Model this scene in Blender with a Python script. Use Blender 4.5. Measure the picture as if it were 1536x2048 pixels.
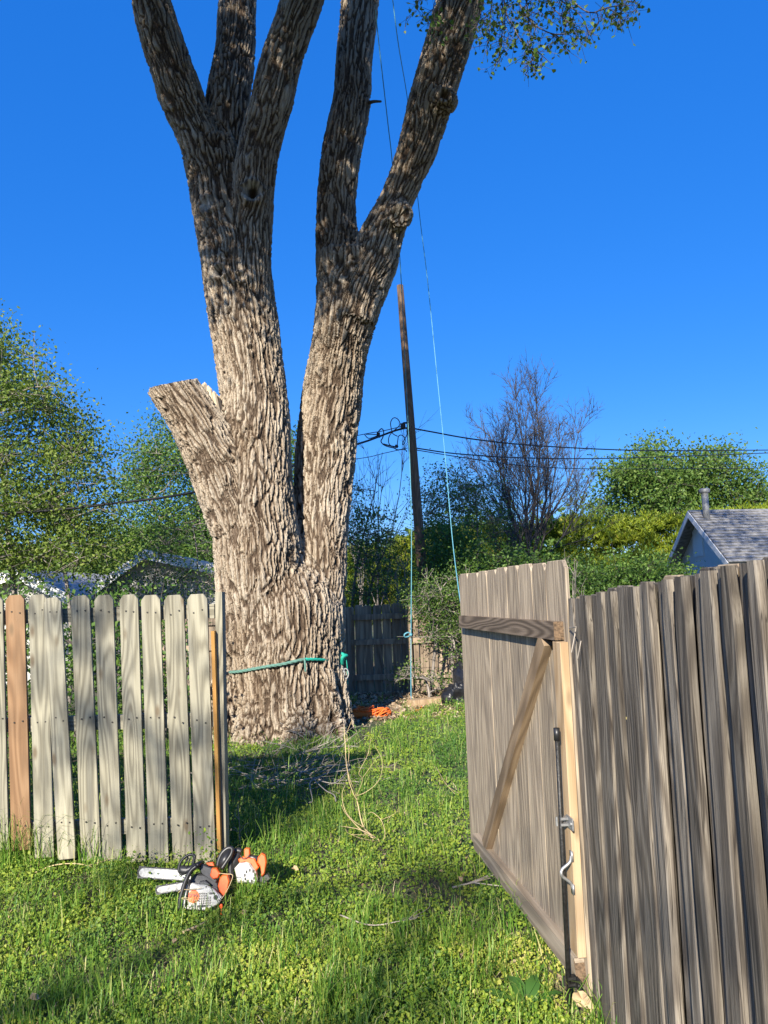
import bpy, math, random
import numpy as np
from mathutils import Vector, Matrix, Euler

R = math.radians
random.seed(7)
RNG = np.random.default_rng(11)
for o in list(bpy.data.objects):
    bpy.data.objects.remove(o)
SC = bpy.context.scene
COL = SC.collection

# ------------------------------------------------------------------ camera
CAM_H, PITCH, ROLL, FPX = 1.70, R(5.8), R(2.0), 1538.0
cam_d = bpy.data.cameras.new('camera')
cam = bpy.data.objects.new('camera', cam_d)
COL.objects.link(cam)
cam_d.sensor_fit = 'VERTICAL'
cam_d.sensor_height = 34.6
cam_d.lens = 34.6 * FPX / 2048.0
cam_d.clip_start = 0.05
cam_d.clip_end = 2000
CAM_R = Matrix.Rotation(R(90) + PITCH, 3, 'X') @ Matrix.Rotation(-ROLL, 3, 'Z')
cam.matrix_world = Matrix.Translation((0, 0, CAM_H)) @ CAM_R.to_4x4()
SC.camera = cam

# ------------------------------------------------------------------ sky and sun
SUN_EL, SUN_AZ = R(27), R(16)          # light travels towards +Y and a little to +X
sun_dir = Vector((math.sin(SUN_AZ) * math.cos(SUN_EL), math.cos(SUN_AZ) * math.cos(SUN_EL), -math.sin(SUN_EL)))
world = bpy.data.worlds.new('World')
SC.world = world
world.use_nodes = True
wn, wl = world.node_tree.nodes, world.node_tree.links
wn.clear()
w_out = wn.new('ShaderNodeOutputWorld')
w_bg = wn.new('ShaderNodeBackground')
w_sky = wn.new('ShaderNodeTexSky')
w_sky.sky_type = 'NISHITA'
w_sky.sun_disc = False
w_sky.sun_elevation = SUN_EL
w_sky.sun_rotation = math.atan2(-sun_dir.x, -sun_dir.y)
w_sky.altitude = 300
w_sky.air_density = 1.0
w_sky.dust_density = 0.2
w_sky.ozone_density = 6.0
w_hsv = wn.new('ShaderNodeHueSaturation')
w_hsv.inputs['Saturation'].default_value = 1.2
w_hsv.inputs['Hue'].default_value = 0.5
wl.new(w_sky.outputs[0], w_hsv.inputs['Color'])
w_mix = wn.new('ShaderNodeMix'); w_mix.data_type = 'RGBA'
w_mix.inputs[0].default_value = 0.44
w_mix.inputs[7].default_value = (0.08, 1.55, 7.3, 1)          # the clear deep blue of the air
wl.new(w_hsv.outputs[0], w_mix.inputs[6])
wl.new(w_mix.outputs[2], w_bg.inputs['Color'])
w_bg.inputs['Strength'].default_value = 0.08
wl.new(w_bg.outputs[0], w_out.inputs['Surface'])
sun_d = bpy.data.lights.new('sun', 'SUN')
sun_d.energy = 5.0
sun_d.angle = R(0.5)
sun_d.color = (1.0, 0.93, 0.80)
sun = bpy.data.objects.new('sun', sun_d)
COL.objects.link(sun)
sun.rotation_euler = sun_dir.to_track_quat('-Z', 'Y').to_euler()
sun.location = (-6, -16, 14)
SC.view_settings.view_transform = 'Standard'
SC.view_settings.look = 'None'
SC.view_settings.exposure = 1.05
SC.view_settings.gamma = 1.0
SC.view_settings.use_curve_mapping = False

# ------------------------------------------------------------------ projection helpers
def ray(px, py):
    return CAM_R @ Vector(((px - 768) / FPX, -(py - 1024) / FPX, -1.0))

def at(px, py, Y):
    d = ray(px, py)
    return Vector((0, 0, CAM_H)) + d * (Y / d.y)

def gnd(px, py, z=0.0):
    d = ray(px, py)
    return Vector((0, 0, CAM_H)) + d * ((z - CAM_H) / d.z)

CAMINV = np.array(CAM_R.transposed())
def project(P):
    q = (np.asarray(P, float) - np.array([0, 0, CAM_H])) @ CAMINV.T
    d = np.maximum(-q[:, 2], 1e-6)
    x = 768 + FPX * q[:, 0] / d
    y = 1024 - FPX * q[:, 1] / d
    x[q[:, 2] > -0.05] = -1e6
    return x, y, -q[:, 2]

# ------------------------------------------------------------------ numpy noise
def _hash(ix, iy, iz, k):
    h = (ix.astype(np.int64) * 374761393 + iy.astype(np.int64) * 668265263 + iz.astype(np.int64) * 2147483647 + k * 974711) & 0xFFFFFFFF
    h = ((h ^ (h >> 13)) * 1274126177) & 0xFFFFFFFF
    h = ((h ^ (h >> 15)) * 2246822519) & 0xFFFFFFFF
    return ((h ^ (h >> 16)) & 0xFFFFFF) / float(0xFFFFFF)

def vnoise(P, k=0):
    P = np.asarray(P, float)
    i = np.floor(P).astype(np.int64)
    f = P - i
    f = f * f * (3 - 2 * f)
    out = 0
    for dx in (0, 1):
        for dy in (0, 1):
            for dz in (0, 1):
                w = (f[:, 0] if dx else 1 - f[:, 0]) * (f[:, 1] if dy else 1 - f[:, 1]) * (f[:, 2] if dz else 1 - f[:, 2])
                out = out + w * _hash(i[:, 0] + dx, i[:, 1] + dy, i[:, 2] + dz, k)
    return out

def worley(P, k=0):
    i = np.floor(P).astype(np.int64)
    f1 = np.full(len(P), 9.0)
    f2 = np.full(len(P), 9.0)
    cid = np.zeros(len(P))
    for dx in (-1, 0, 1):
        for dy in (-1, 0, 1):
            for dz in (-1, 0, 1):
                c = i + (dx, dy, dz)
                q = np.stack([c[:, a] + _hash(c[:, 0], c[:, 1], c[:, 2], k + a) for a in range(3)], 1)
                d = np.linalg.norm(q - P, axis=1)
                near = d < f1
                f2 = np.where(near, f1, np.minimum(f2, d))
                cid = np.where(near, _hash(c[:, 0], c[:, 1], c[:, 2], k + 7), cid)
                f1 = np.minimum(f1, d)
    return f1, f2, cid

def plates(P, S, k=0):
    """distance in metres to the border of stretched cells, and a number per cell"""
    S = np.asarray(S, float); P = P * S
    i = np.floor(P).astype(np.int64); n = len(P)
    f1 = np.full(n, 9.0); f2 = np.full(n, 9.0); q1 = np.zeros((n, 3)); q2 = np.ones((n, 3)); cid = np.zeros(n)
    for dx in (-1, 0, 1):
        for dy in (-1, 0, 1):
            for dz in (-1, 0, 1):
                c = i + (dx, dy, dz)
                q = np.stack([c[:, a] + _hash(c[:, 0], c[:, 1], c[:, 2], k + a) for a in range(3)], 1)
                d = np.linalg.norm(q - P, axis=1)
                a = d < f1; b = (~a) & (d < f2)
                q2[a] = q1[a]; f2[a] = f1[a]; q1[a] = q[a]; f1[a] = d[a]
                cid[a] = _hash(c[a, 0], c[a, 1], c[a, 2], k + 7)
                q2[b] = q[b]; f2[b] = d[b]
    nn = q1 - q2; nn /= np.linalg.norm(nn, axis=1, keepdims=True) + 1e-9
    dw = np.sum((P - (q1 + q2) / 2) * nn, 1)
    return np.maximum(dw, 0) / np.linalg.norm(nn * S, axis=1), cid

def vn2(x, y, s, k=0):
    x = np.asarray(x, float)
    return vnoise(np.stack([x * s, np.asarray(y, float) * s, np.zeros_like(x) + 0.5], 1), k)

def gz(x, y):
    """height of the ground"""
    x = np.atleast_1d(np.asarray(x, float)); y = np.atleast_1d(np.asarray(y, float))
    m = np.exp(-((x / 25) ** 2 + ((y - 6) / 25) ** 2))
    return ((vn2(x, y, 0.55, 3) - 0.5) * 0.10 + (vn2(x, y, 1.9, 4) - 0.5) * 0.04) * m

def gz1(x, y):
    return float(gz(x, y)[0])

# ------------------------------------------------------------------ mesh helpers
def mk(name, V, Fs, mat, parent=None, smooth=False, attrs=None, link=True):
    V = np.asarray(V, np.float32)
    me = bpy.data.meshes.new(name)
    Fs = [np.asarray(f, np.int32) for f in Fs if len(f)]
    nl = sum(f.size for f in Fs); nf = sum(len(f) for f in Fs)
    me.vertices.add(len(V)); me.loops.add(nl); me.polygons.add(nf)
    me.vertices.foreach_set('co', V.ravel())
    me.loops.foreach_set('vertex_index', np.concatenate([f.ravel() for f in Fs]))
    tot = np.concatenate([np.full(len(f), f.shape[1], np.int32) for f in Fs])
    st = np.concatenate([[0], np.cumsum(tot)[:-1]]).astype(np.int32)
    me.polygons.foreach_set('loop_start', st)
    try:
        me.polygons.foreach_set('loop_total', tot)
    except Exception:
        pass
    me.polygons.foreach_set('use_smooth', np.full(nf, bool(smooth)))
    for an, (ty, arr) in (attrs or {}).items():
        a = me.attributes.new(an, ty, 'POINT')
        a.data.foreach_set('value' if ty == 'FLOAT' else 'vector', np.asarray(arr, np.float32).ravel())
    if mat: me.materials.append(mat)
    me.update(calc_edges=True)
    me.validate()
    o = bpy.data.objects.new(name, me)
    if link: COL.objects.link(o)
    if parent is not None: o.parent = parent
    return o

class MB:
    """collects simple shapes into one mesh"""
    def __init__(s): s.V = []; s.F = {}; s.n = 0
    def add(s, V, Fs):
        V = np.asarray(V, float).reshape(-1, 3)
        for f in Fs:
            f = np.asarray(f, np.int32)
            if f.size: s.F.setdefault(f.shape[1], []).append(f + s.n)
        s.V.append(V); s.n += len(V)
        return s
    def box(s, c, h, rot=None):
        c = np.array(c, float); h = np.array(h, float)
        v = np.array([[x, y, z] for x in (-1, 1) for y in (-1, 1) for z in (-1, 1)], float) * h
        if rot is not None: v = v @ np.array(rot).T
        return s.add(v + c, [[[0, 1, 3, 2], [4, 6, 7, 5], [0, 4, 5, 1], [2, 3, 7, 6], [0, 2, 6, 4], [1, 5, 7, 3]]])
    def tube(s, pts, rad, n=8, caps=True):
        v, fs = tube(pts, rad, n, caps)
        return s.add(v, fs)
    def prism(s, poly, y0, y1, bev=0.0):
        """polygon in xz, extruded along y, with an optional bevel towards y0 (the front)"""
        p = np.array(poly, float); n = len(p)
        if np.sum(p[:, 0] * np.roll(p[:, 1], -1) - np.roll(p[:, 0], -1) * p[:, 1]) < 0: p = p[::-1]
        rings = []
        c = p.mean(0)
        if bev:
            d = p - c; L = np.linalg.norm(d, axis=1, keepdims=True)
            pi = c + d * np.maximum(1 - bev / np.maximum(L, 1e-6), 0.2)
            rings.append(np.c_[pi[:, 0], np.full(n, y0), pi[:, 1]])
            rings.append(np.c_[p[:, 0], np.full(n, y0 + bev), p[:, 1]])
        else:
            rings.append(np.c_[p[:, 0], np.full(n, y0), p[:, 1]])
        rings.append(np.c_[p[:, 0], np.full(n, y1), p[:, 1]])
        V = np.concatenate(rings); q = []
        for k in range(len(rings) - 1):
            for i in range(n):
                j = (i + 1) % n
                q.append([k * n + i, (k + 1) * n + i, (k + 1) * n + j, k * n + j])
        s.add(V, [q, [list(range(n))], [[(len(rings) - 1) * n + i for i in reversed(range(n))]]])
        return s
    def build(s, name, mat, parent=None, smooth=False, attrs=None):
        return mk(name, np.concatenate(s.V), [np.concatenate(f) for f in s.F.values()], mat, parent, smooth, attrs)

def tube(pts, rad, n=8, caps=True):
    P = np.array([tuple(p) for p in pts], float); m = len(P)
    rad = np.broadcast_to(np.asarray(rad, float), (m,))
    T = np.gradient(P, axis=0) if m > 2 else np.repeat((P[1] - P[0])[None], 2, 0)
    T /= np.linalg.norm(T, axis=1, keepdims=True) + 1e-12
    a = np.array([0, 0, 1.0]) if abs(T[0, 2]) < 0.9 else np.array([1.0, 0, 0])
    A = np.zeros_like(P); B = np.zeros_like(P)
    for i in range(m):
        a = a - T[i] * a.dot(T[i]); a /= np.linalg.norm(a) + 1e-12
        A[i] = a; B[i] = np.cross(T[i], a)
    t = np.linspace(0, 2 * np.pi, n, endpoint=False)
    V = P[:, None] + rad[:, None, None] * (np.cos(t)[None, :, None] * A[:, None] + np.sin(t)[None, :, None] * B[:, None])
    i, j = np.meshgrid(np.arange(m - 1), np.arange(n), indexing='ij')
    j2 = (j + 1) % n
    q = np.stack([i * n + j, i * n + j2, (i + 1) * n + j2, (i + 1) * n + j], -1).reshape(-1, 4)
    fs = [q]
    if caps: fs += [[list(range(n))[::-1], [(m - 1) * n + k for k in range(n)]]]
    return V.reshape(-1, 3), fs

def curve_pts(ctrl, k=8):
    """Catmull-Rom through the control points"""
    C = np.array([tuple(p) for p in ctrl], float)
    C = np.vstack([2 * C[0] - C[1], C, 2 * C[-1] - C[-2]])
    out = []
    for i in range(1, len(C) - 2):
        for t in np.linspace(0, 1, k, endpoint=False):
            a, b, c, d = C[i - 1:i + 3]
            out.append(0.5 * (2 * b + (c - a) * t + (2 * a - 5 * b + 4 * c - d) * t * t + (3 * b - a - 3 * c + d) * t ** 3))
    out.append(C[-2])
    return np.array(out)

def prisms(P0, P1, R0, R1, n=4):
    """many thin straight pieces at once"""
    P0 = np.asarray(P0, float); P1 = np.asarray(P1, float)
    T = P1 - P0; T /= np.linalg.norm(T, axis=1, keepdims=True) + 1e-9
    ref = np.where(np.abs(T[:, 2:3]) < 0.9, np.array([[0, 0, 1.0]]), np.array([[1.0, 0, 0]]))
    A = np.cross(T, ref); A /= np.linalg.norm(A, axis=1, keepdims=True) + 1e-9
    B = np.cross(T, A)
    t = np.linspace(0, 2 * np.pi, n, endpoint=False)
    ring = np.cos(t)[None, :, None] * A[:, None] + np.sin(t)[None, :, None] * B[:, None]
    V = np.concatenate([P0[:, None] + np.asarray(R0)[:, None, None] * ring, P1[:, None] + np.asarray(R1)[:, None, None] * ring], 1)
    b = (np.arange(len(P0)) * 2 * n)[:, None, None]
    q = np.array([[j, (j + 1) % n, n + (j + 1) % n, n + j] for j in range(n)])[None]
    return V.reshape(-1, 3), (b + q).reshape(-1, 4)

def leaf_quads(C, size, rng, up=0.3, aspect=0.55, dirs=None):
    """one folded four-cornered leaf per centre; returns V, quads, tint per vertex"""
    n = len(C)
    size = np.broadcast_to(size, (n,)) * rng.uniform(0.65, 1.3, n)
    N = rng.normal(size=(n, 3)); N[:, 2] = N[:, 2] * 0.7 + up * 2
    N /= np.linalg.norm(N, axis=1, keepdims=True)
    t = rng.normal(size=(n, 3)) if dirs is None else dirs + rng.normal(size=(n, 3)) * 0.35
    t -= N * np.sum(t * N, 1, keepdims=True); t /= np.linalg.norm(t, axis=1, keepdims=True) + 1e-9
    b = np.cross(N, t)
    L = (size * 0.5)[:, None]; W = L * aspect
    V = np.stack([C - t * L, C + b * W - t * L * 0.15 + N * W * 0.3, C + t * L, C - b * W - t * L * 0.15 + N * W * 0.3], 1)
    F = np.arange(n * 4).reshape(n, 4)
    return V.reshape(-1, 3), F, np.repeat(rng.uniform(0, 1, n), 4)

def tag(o, label=None, cat=None, group=None, kind=None):
    if label: o['label'] = label
    if cat: o['category'] = cat
    if group: o['group'] = group
    if kind: o['kind'] = kind
    return o

def empty(name, loc, label, cat, group=None):
    o = bpy.data.objects.new(name, None)
    o.empty_display_size = 0.1
    COL.objects.link(o); o.location = loc
    bpy.context.view_layer.update()
    return tag(o, label, cat, group)

def adopt(o, parent):
    """parent a mesh whose vertices are in world coordinates"""
    o.parent = parent
    o.matrix_parent_inverse = Matrix.Translation(parent.location).inverted()
    return o

# ------------------------------------------------------------------ materials
def newmat(name):
    m = bpy.data.materials.new(name); m.use_nodes = True
    nt = m.node_tree
    return m, nt.nodes, nt.links, nt.nodes['Principled BSDF']

def node(ns, t, **kw):
    n = ns.new(t)
    for k, v in kw.items():
        if k.startswith('in_'): n.inputs[int(k[3:]) if k[3:].isdigit() else k[3:]].default_value = v
        else: setattr(n, k, v)
    return n

def ramp(ns, stops):
    r = ns.new('ShaderNodeValToRGB'); e = r.color_ramp.elements
    while len(e) < len(stops): e.new(0.5)
    for k, (p, c) in enumerate(stops):
        e[k].position = p; e[k].color = (*c, 1)
    return r

def plain(name, col, rough=0.6, metal=0.0, var=0.15, scale=30.0, bump=0.0):
    m, ns, ls, b = newmat(name)
    tc = node(ns, 'ShaderNodeTexCoord')
    n = node(ns, 'ShaderNodeTexNoise', in_Scale=scale, in_Detail=5.0)
    ls.new(tc.outputs['Object'], n.inputs['Vector'])
    c0 = tuple(max(0, x * (1 - var)) for x in col); c1 = tuple(min(1, x * (1 + var)) for x in col)
    r = ramp(ns, [(0.3, c0), (0.7, c1)])
    ls.new(n.outputs['Fac'], r.inputs[0]); ls.new(r.outputs[0], b.inputs['Base Color'])
    b.inputs['Roughness'].default_value = rough; b.inputs['Metallic'].default_value = metal
    if bump:
        bp = node(ns, 'ShaderNodeBump', in_Strength=bump, in_Distance=0.01)
        ls.new(n.outputs['Fac'], bp.inputs['Height']); ls.new(bp.outputs[0], b.inputs['Normal'])
    return m

def leafmat(name, stops, trans=0.35, rough=0.5, bright=1.0):
    m, ns, ls, b = newmat(name)
    a = node(ns, 'ShaderNodeAttribute', attribute_name='tint')
    r = ramp(ns, stops)
    ls.new(a.outputs['Fac'], r.inputs[0])
    ls.new(r.outputs[0], b.inputs['Base Color'])
    b.inputs['Roughness'].default_value = rough
    b.inputs['Specular IOR Level'].default_value = 0.35
    tr = node(ns, 'ShaderNodeBsdfTranslucent')
    hs = node(ns, 'ShaderNodeHueSaturation', in_Saturation=1.1, in_Value=1.3)
    ls.new(r.outputs[0], hs.inputs['Color']); ls.new(hs.outputs[0], tr.inputs['Color'])
    mx = node(ns, 'ShaderNodeMixShader', in_0=trans)
    out = ns['Material Output']
    ls.new(b.outputs[0], mx.inputs[1]); ls.new(tr.outputs[0], mx.inputs[2]); ls.new(mx.outputs[0], out.inputs['Surface'])
    return m

def wood(name, pale, mid, dark, ring=14.0, ringmix=0.5, streak=0.5, stain=0.5, stain_col=(0.03, 0.028, 0.025), knots=0.0, bump=0.35, vary=0.25, axis='Z', checks=0.0):
    """weathered timber with its grain along the local axis"""
    m, ns, ls, b = newmat(name)
    tc = node(ns, 'ShaderNodeTexCoord'); oi = node(ns, 'ShaderNodeObjectInfo')
    rnd = node(ns, 'ShaderNodeMath', operation='MULTIPLY', in_1=53.0)
    ls.new(oi.outputs['Random'], rnd.inputs[0])
    cx = node(ns, 'ShaderNodeCombineXYZ')
    for k in range(3): ls.new(rnd.outputs[0], cx.inputs[k])
    def coords(across, along):
        s = [across] * 3; s['XYZ'.index(axis)] = along
        mp = node(ns, 'ShaderNodeVectorMath', operation='MULTIPLY'); mp.inputs[1].default_value = s
        ls.new(tc.outputs['Object'], mp.inputs[0])
        ad = node(ns, 'ShaderNodeVectorMath', operation='ADD')
        ls.new(mp.outputs[0], ad.inputs[0]); ls.new(cx.outputs[0], ad.inputs[1])
        return ad.outputs[0]
    n1 = node(ns, 'ShaderNodeTexNoise', in_Scale=1.0, in_Detail=1.5, in_Roughness=0.4)
    ls.new(coords(7.0, 0.8), n1.inputs['Vector'])
    mu = node(ns, 'ShaderNodeMath', operation='MULTIPLY', in_1=ring * 6.28)
    ls.new(n1.outputs['Fac'], mu.inputs[0])
    sn = node(ns, 'ShaderNodeMath', operation='SINE'); ls.new(mu.outputs[0], sn.inputs[0])
    sc = node(ns, 'ShaderNodeMapRange'); sc.inputs[1].default_value = -1; sc.inputs[2].default_value = 1
    ls.new(sn.outputs[0], sc.inputs[0])
    n2 = node(ns, 'ShaderNodeTexNoise', in_Scale=1.0, in_Detail=5.0, in_Roughness=0.7)
    ls.new(coords(250.0, 3.0), n2.inputs['Vector'])
    n3 = node(ns, 'ShaderNodeTexNoise', in_Scale=1.0, in_Detail=5.0, in_Roughness=0.62)
    ls.new(coords(15.0, 1.1), n3.inputs['Vector'])
    mixv = node(ns, 'ShaderNodeMix'); mixv.inputs[0].default_value = ringmix
    ls.new(n2.outputs['Fac'], mixv.inputs[2]); ls.new(sc.outputs[0], mixv.inputs[3])
    r1 = ramp(ns, [(0.25, pale), (0.55, mid), (0.95, dark)])
    ls.new(mixv.outputs[0], r1.inputs[0])
    # streaks
    r2 = ramp(ns, [(0.42, (0, 0, 0)), (0.72, (1, 1, 1))]); ls.new(n2.outputs['Fac'], r2.inputs[0])
    mm = node(ns, 'ShaderNodeMath', operation='MULTIPLY', in_1=streak); ls.new(r2.outputs[0], mm.inputs[0])
    m1 = node(ns, 'ShaderNodeMix', data_type='RGBA'); m1.inputs[7].default_value = (*dark, 1)
    ls.new(mm.outputs[0], m1.inputs[0]); ls.new(r1.outputs[0], m1.inputs[6])
    # long weather stains
    r3 = ramp(ns, [(0.48, (0, 0, 0)), (0.72, (1, 1, 1))]); ls.new(n3.outputs['Fac'], r3.inputs[0])
    m3 = node(ns, 'ShaderNodeMath', operation='MULTIPLY', in_1=stain); ls.new(r3.outputs[0], m3.inputs[0])
    m2 = node(ns, 'ShaderNodeMix', data_type='RGBA'); m2.inputs[7].default_value = (*stain_col, 1)
    ls.new(m3.outputs[0], m2.inputs[0]); ls.new(m1.outputs[2], m2.inputs[6])
    last = m2.outputs[2]
    if checks:
        n5 = node(ns, 'ShaderNodeTexNoise', in_Scale=1.0, in_Detail=2.0, in_Roughness=0.5)
        ls.new(coords(46.0, 0.9), n5.inputs['Vector'])
        rc = ramp(ns, [(0.475, (0, 0, 0)), (0.497, (1, 1, 1)), (0.503, (1, 1, 1)), (0.525, (0, 0, 0))]); ls.new(n5.outputs['Fac'], rc.inputs[0])
        mc = node(ns, 'ShaderNodeMath', operation='MULTIPLY', in_1=checks); ls.new(rc.outputs[0], mc.inputs[0])
        m5 = node(ns, 'ShaderNodeMix', data_type='RGBA'); m5.inputs[7].default_value = (*[c * 0.45 for c in dark], 1)
        ls.new(mc.outputs[0], m5.inputs[0]); ls.new(last, m5.inputs[6]); last = m5.outputs[2]
    if knots:
        vo = node(ns, 'ShaderNodeTexVoronoi', in_Scale=1.0)
        ls.new(coords(8.0, 3.0), vo.inputs['Vector'])
        rk = ramp(ns, [(0.06, (1, 1, 1)), (0.17, (0, 0, 0))]); ls.new(vo.outputs['Distance'], rk.inputs[0])
        mk_ = node(ns, 'ShaderNodeMath', operation='MULTIPLY', in_1=knots); ls.new(rk.outputs[0], mk_.inputs[0])
        m4 = node(ns, 'ShaderNodeMix', data_type='RGBA'); m4.inputs[7].default_value = (0.12, 0.085, 0.05, 1)
        ls.new(mk_.outputs[0], m4.inputs[0]); ls.new(last, m4.inputs[6]); last = m4.outputs[2]
    hv = node(ns, 'ShaderNodeHueSaturation')
    vr = node(ns, 'ShaderNodeMapRange'); vr.inputs[3].default_value = 1 - vary; vr.inputs[4].default_value = 1 + vary
    ls.new(oi.outputs['Random'], vr.inputs[0]); ls.new(vr.outputs[0], hv.inputs['Value'])
    ls.new(last, hv.inputs['Color']); ls.new(hv.outputs[0], b.inputs['Base Color'])
    b.inputs['Roughness'].default_value = 0.8; b.inputs['Specular IOR Level'].default_value = 0.25
    hs = node(ns, 'ShaderNodeMath', operation='ADD'); ls.new(n2.outputs['Fac'], hs.inputs[0])
    h2 = node(ns, 'ShaderNodeMath', operation='MULTIPLY', in_1=0.4); ls.new(sc.outputs[0], h2.inputs[0]); ls.new(h2.outputs[0], hs.inputs[1])
    h3 = node(ns, 'ShaderNodeMath', operation='ADD'); ls.new(hs.outputs[0], h3.inputs[0]); ls.new(n3.outputs['Fac'], h3.inputs[1])
    bp = node(ns, 'ShaderNodeBump', in_Strength=bump, in_Distance=0.004)
    ls.new(h3.outputs[0], bp.inputs['Height']); ls.new(bp.outputs[0], b.inputs['Normal'])
    return m

M_picket = wood('picket_wood', (0.345, 0.318, 0.235), (0.275, 0.252, 0.185), (0.15, 0.135, 0.098), ring=13, ringmix=0.6, streak=0.25, stain=0.6, stain_col=(0.115, 0.115, 0.108), knots=0.8, checks=0.35, bump=0.25, vary=0.14)
M_picket_tan = wood('picket_wood_tan', (0.29, 0.175, 0.095), (0.235, 0.135, 0.07), (0.15, 0.085, 0.045), ring=9, ringmix=0.5, streak=0.3, stain=0.25, stain_col=(0.2, 0.15, 0.1), knots=0.6, bump=0.2, vary=0.05)
M_trim_sunlit = wood('sunlit_trim_wood', (0.50, 0.27, 0.075), (0.42, 0.22, 0.06), (0.26, 0.13, 0.04), ring=7, streak=0.3, stain=0.2, bump=0.15, vary=0.05)
M_gate = wood('gate_wood', checks=0.7, pale=(0.50, 0.405, 0.29), mid=(0.37, 0.295, 0.212), dark=(0.165, 0.132, 0.102), ring=11, ringmix=0.42, streak=0.6, stain=0.5, stain_col=(0.11, 0.095, 0.085), bump=0.45, vary=0.14)
M_rail = wood('rail_wood', (0.22, 0.185, 0.15), (0.16, 0.13, 0.105), (0.075, 0.06, 0.05), ring=12, ringmix=0.7, streak=0.4, stain=0.3, bump=0.5, vary=0.08, axis='Y')
M_rail_low = wood('rail_wood_low', (0.36, 0.30, 0.225), (0.28, 0.225, 0.165), (0.15, 0.12, 0.09), ring=9, ringmix=0.5, streak=0.45, stain=0.35, stain_col=(0.11, 0.09, 0.07), bump=0.4, vary=0.05, axis='Y')
M_brace = wood('brace_wood', (0.32, 0.23, 0.145), (0.25, 0.175, 0.11), (0.13, 0.09, 0.055), ring=8, ringmix=0.5, streak=0.4, stain=0.35, stain_col=(0.1, 0.07, 0.045), bump=0.3, vary=0.05)
M_stile = wood('stile_wood', (0.47, 0.345, 0.215), (0.40, 0.28, 0.165), (0.25, 0.165, 0.09), ring=9, ringmix=0.5, streak=0.3, stain=0.2, stain_col=(0.25, 0.15, 0.08), knots=0.5, bump=0.25, vary=0.05)
M_old = wood('old_fence_wood', checks=0.85, pale=(0.27, 0.235, 0.19), mid=(0.165, 0.14, 0.111), dark=(0.058, 0.047, 0.039), ring=14, ringmix=0.4, streak=0.7, stain=0.65, stain_col=(0.05, 0.043, 0.038), bump=0.8, vary=0.3)
M_oldtop = wood('worn_edge_wood', (0.40, 0.32, 0.22), (0.33, 0.255, 0.17), (0.22, 0.16, 0.105), ring=8, streak=0.3, stain=0.15, bump=0.3, vary=0.1)
M_back = wood('back_fence_wood', (0.34, 0.265, 0.19), (0.26, 0.20, 0.14), (0.14, 0.10, 0.075), ring=7, streak=0.4, stain=0.5, bump=0.3, vary=0.18)
M_pole = wood('pole_wood', (0.26, 0.17, 0.105), (0.17, 0.105, 0.065), (0.07, 0.045, 0.03), ring=8, ringmix=0.3, streak=0.6, stain=0.55, bump=0.5, vary=0.02)
M_endgrain = plain('end_grain', (0.13, 0.085, 0.05), 0.9, 0, 0.6, 120, 0.6)
M_black = plain('black_plastic', (0.018, 0.018, 0.02), 0.4, 0, 0.3, 60)
M_dgrey = plain('dark_grey_plastic', (0.055, 0.055, 0.06), 0.45, 0, 0.25, 60)
M_white = plain('white_plastic', (0.47, 0.46, 0.44), 0.4, 0, 0.2, 45)
M_orange = plain('orange_plastic', (0.80, 0.13, 0.025), 0.35, 0, 0.12, 40)
M_steel = plain('bright_steel', (0.72, 0.72, 0.71), 0.45, 0.35, 0.12, 60)
M_iron = plain('black_iron', (0.022, 0.021, 0.020), 0.5, 0.2, 0.5, 80, 0.3)
M_zinc = plain('zinc', (0.36, 0.36, 0.36), 0.5, 0.7, 0.2, 80)
M_teal = plain('teal_rope', (0.10, 0.21, 0.17), 0.8, 0, 0.35, 140, 0.6)
M_teal2 = plain('bright_teal_rope', (0.01, 0.33, 0.24), 0.7, 0, 0.35, 140, 0.6)
M_blue = plain('blue_rope', (0.10, 0.30, 0.38), 0.7, 0, 0.25, 140, 0.4)
M_orope = plain('orange_rope', (0.85, 0.16, 0.02), 0.7, 0, 0.3, 160, 0.5)
M_cable = plain('black_cable', (0.015, 0.015, 0.017), 0.5, 0, 0.3, 20)
M_bag = plain('black_bag', (0.014, 0.014, 0.016), 0.38, 0, 0.4, 14, 1.0)
M_twig = plain('grey_twig', (0.30, 0.26, 0.22), 0.85, 0, 0.35, 12)
M_stalk = plain('dry_stalk', (0.50, 0.38, 0.21), 0.8, 0, 0.3, 12)
M_branch = plain('branch_bark', (0.10, 0.085, 0.07), 0.9, 0, 0.4, 6)
M_branch2 = plain('pale_branch_bark', (0.22, 0.19, 0.165), 0.9, 0, 0.4, 6)
M_deadleaf = plain('dead_leaf', (0.46, 0.33, 0.19), 0.8, 0, 0.3, 25)
M_wallw = plain('white_siding', (0.78, 0.78, 0.78), 0.7, 0, 0.04, 3)
M_nail = plain('nail_head', (0.05, 0.045, 0.04), 0.6, 0.5, 0.3, 90)

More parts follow.
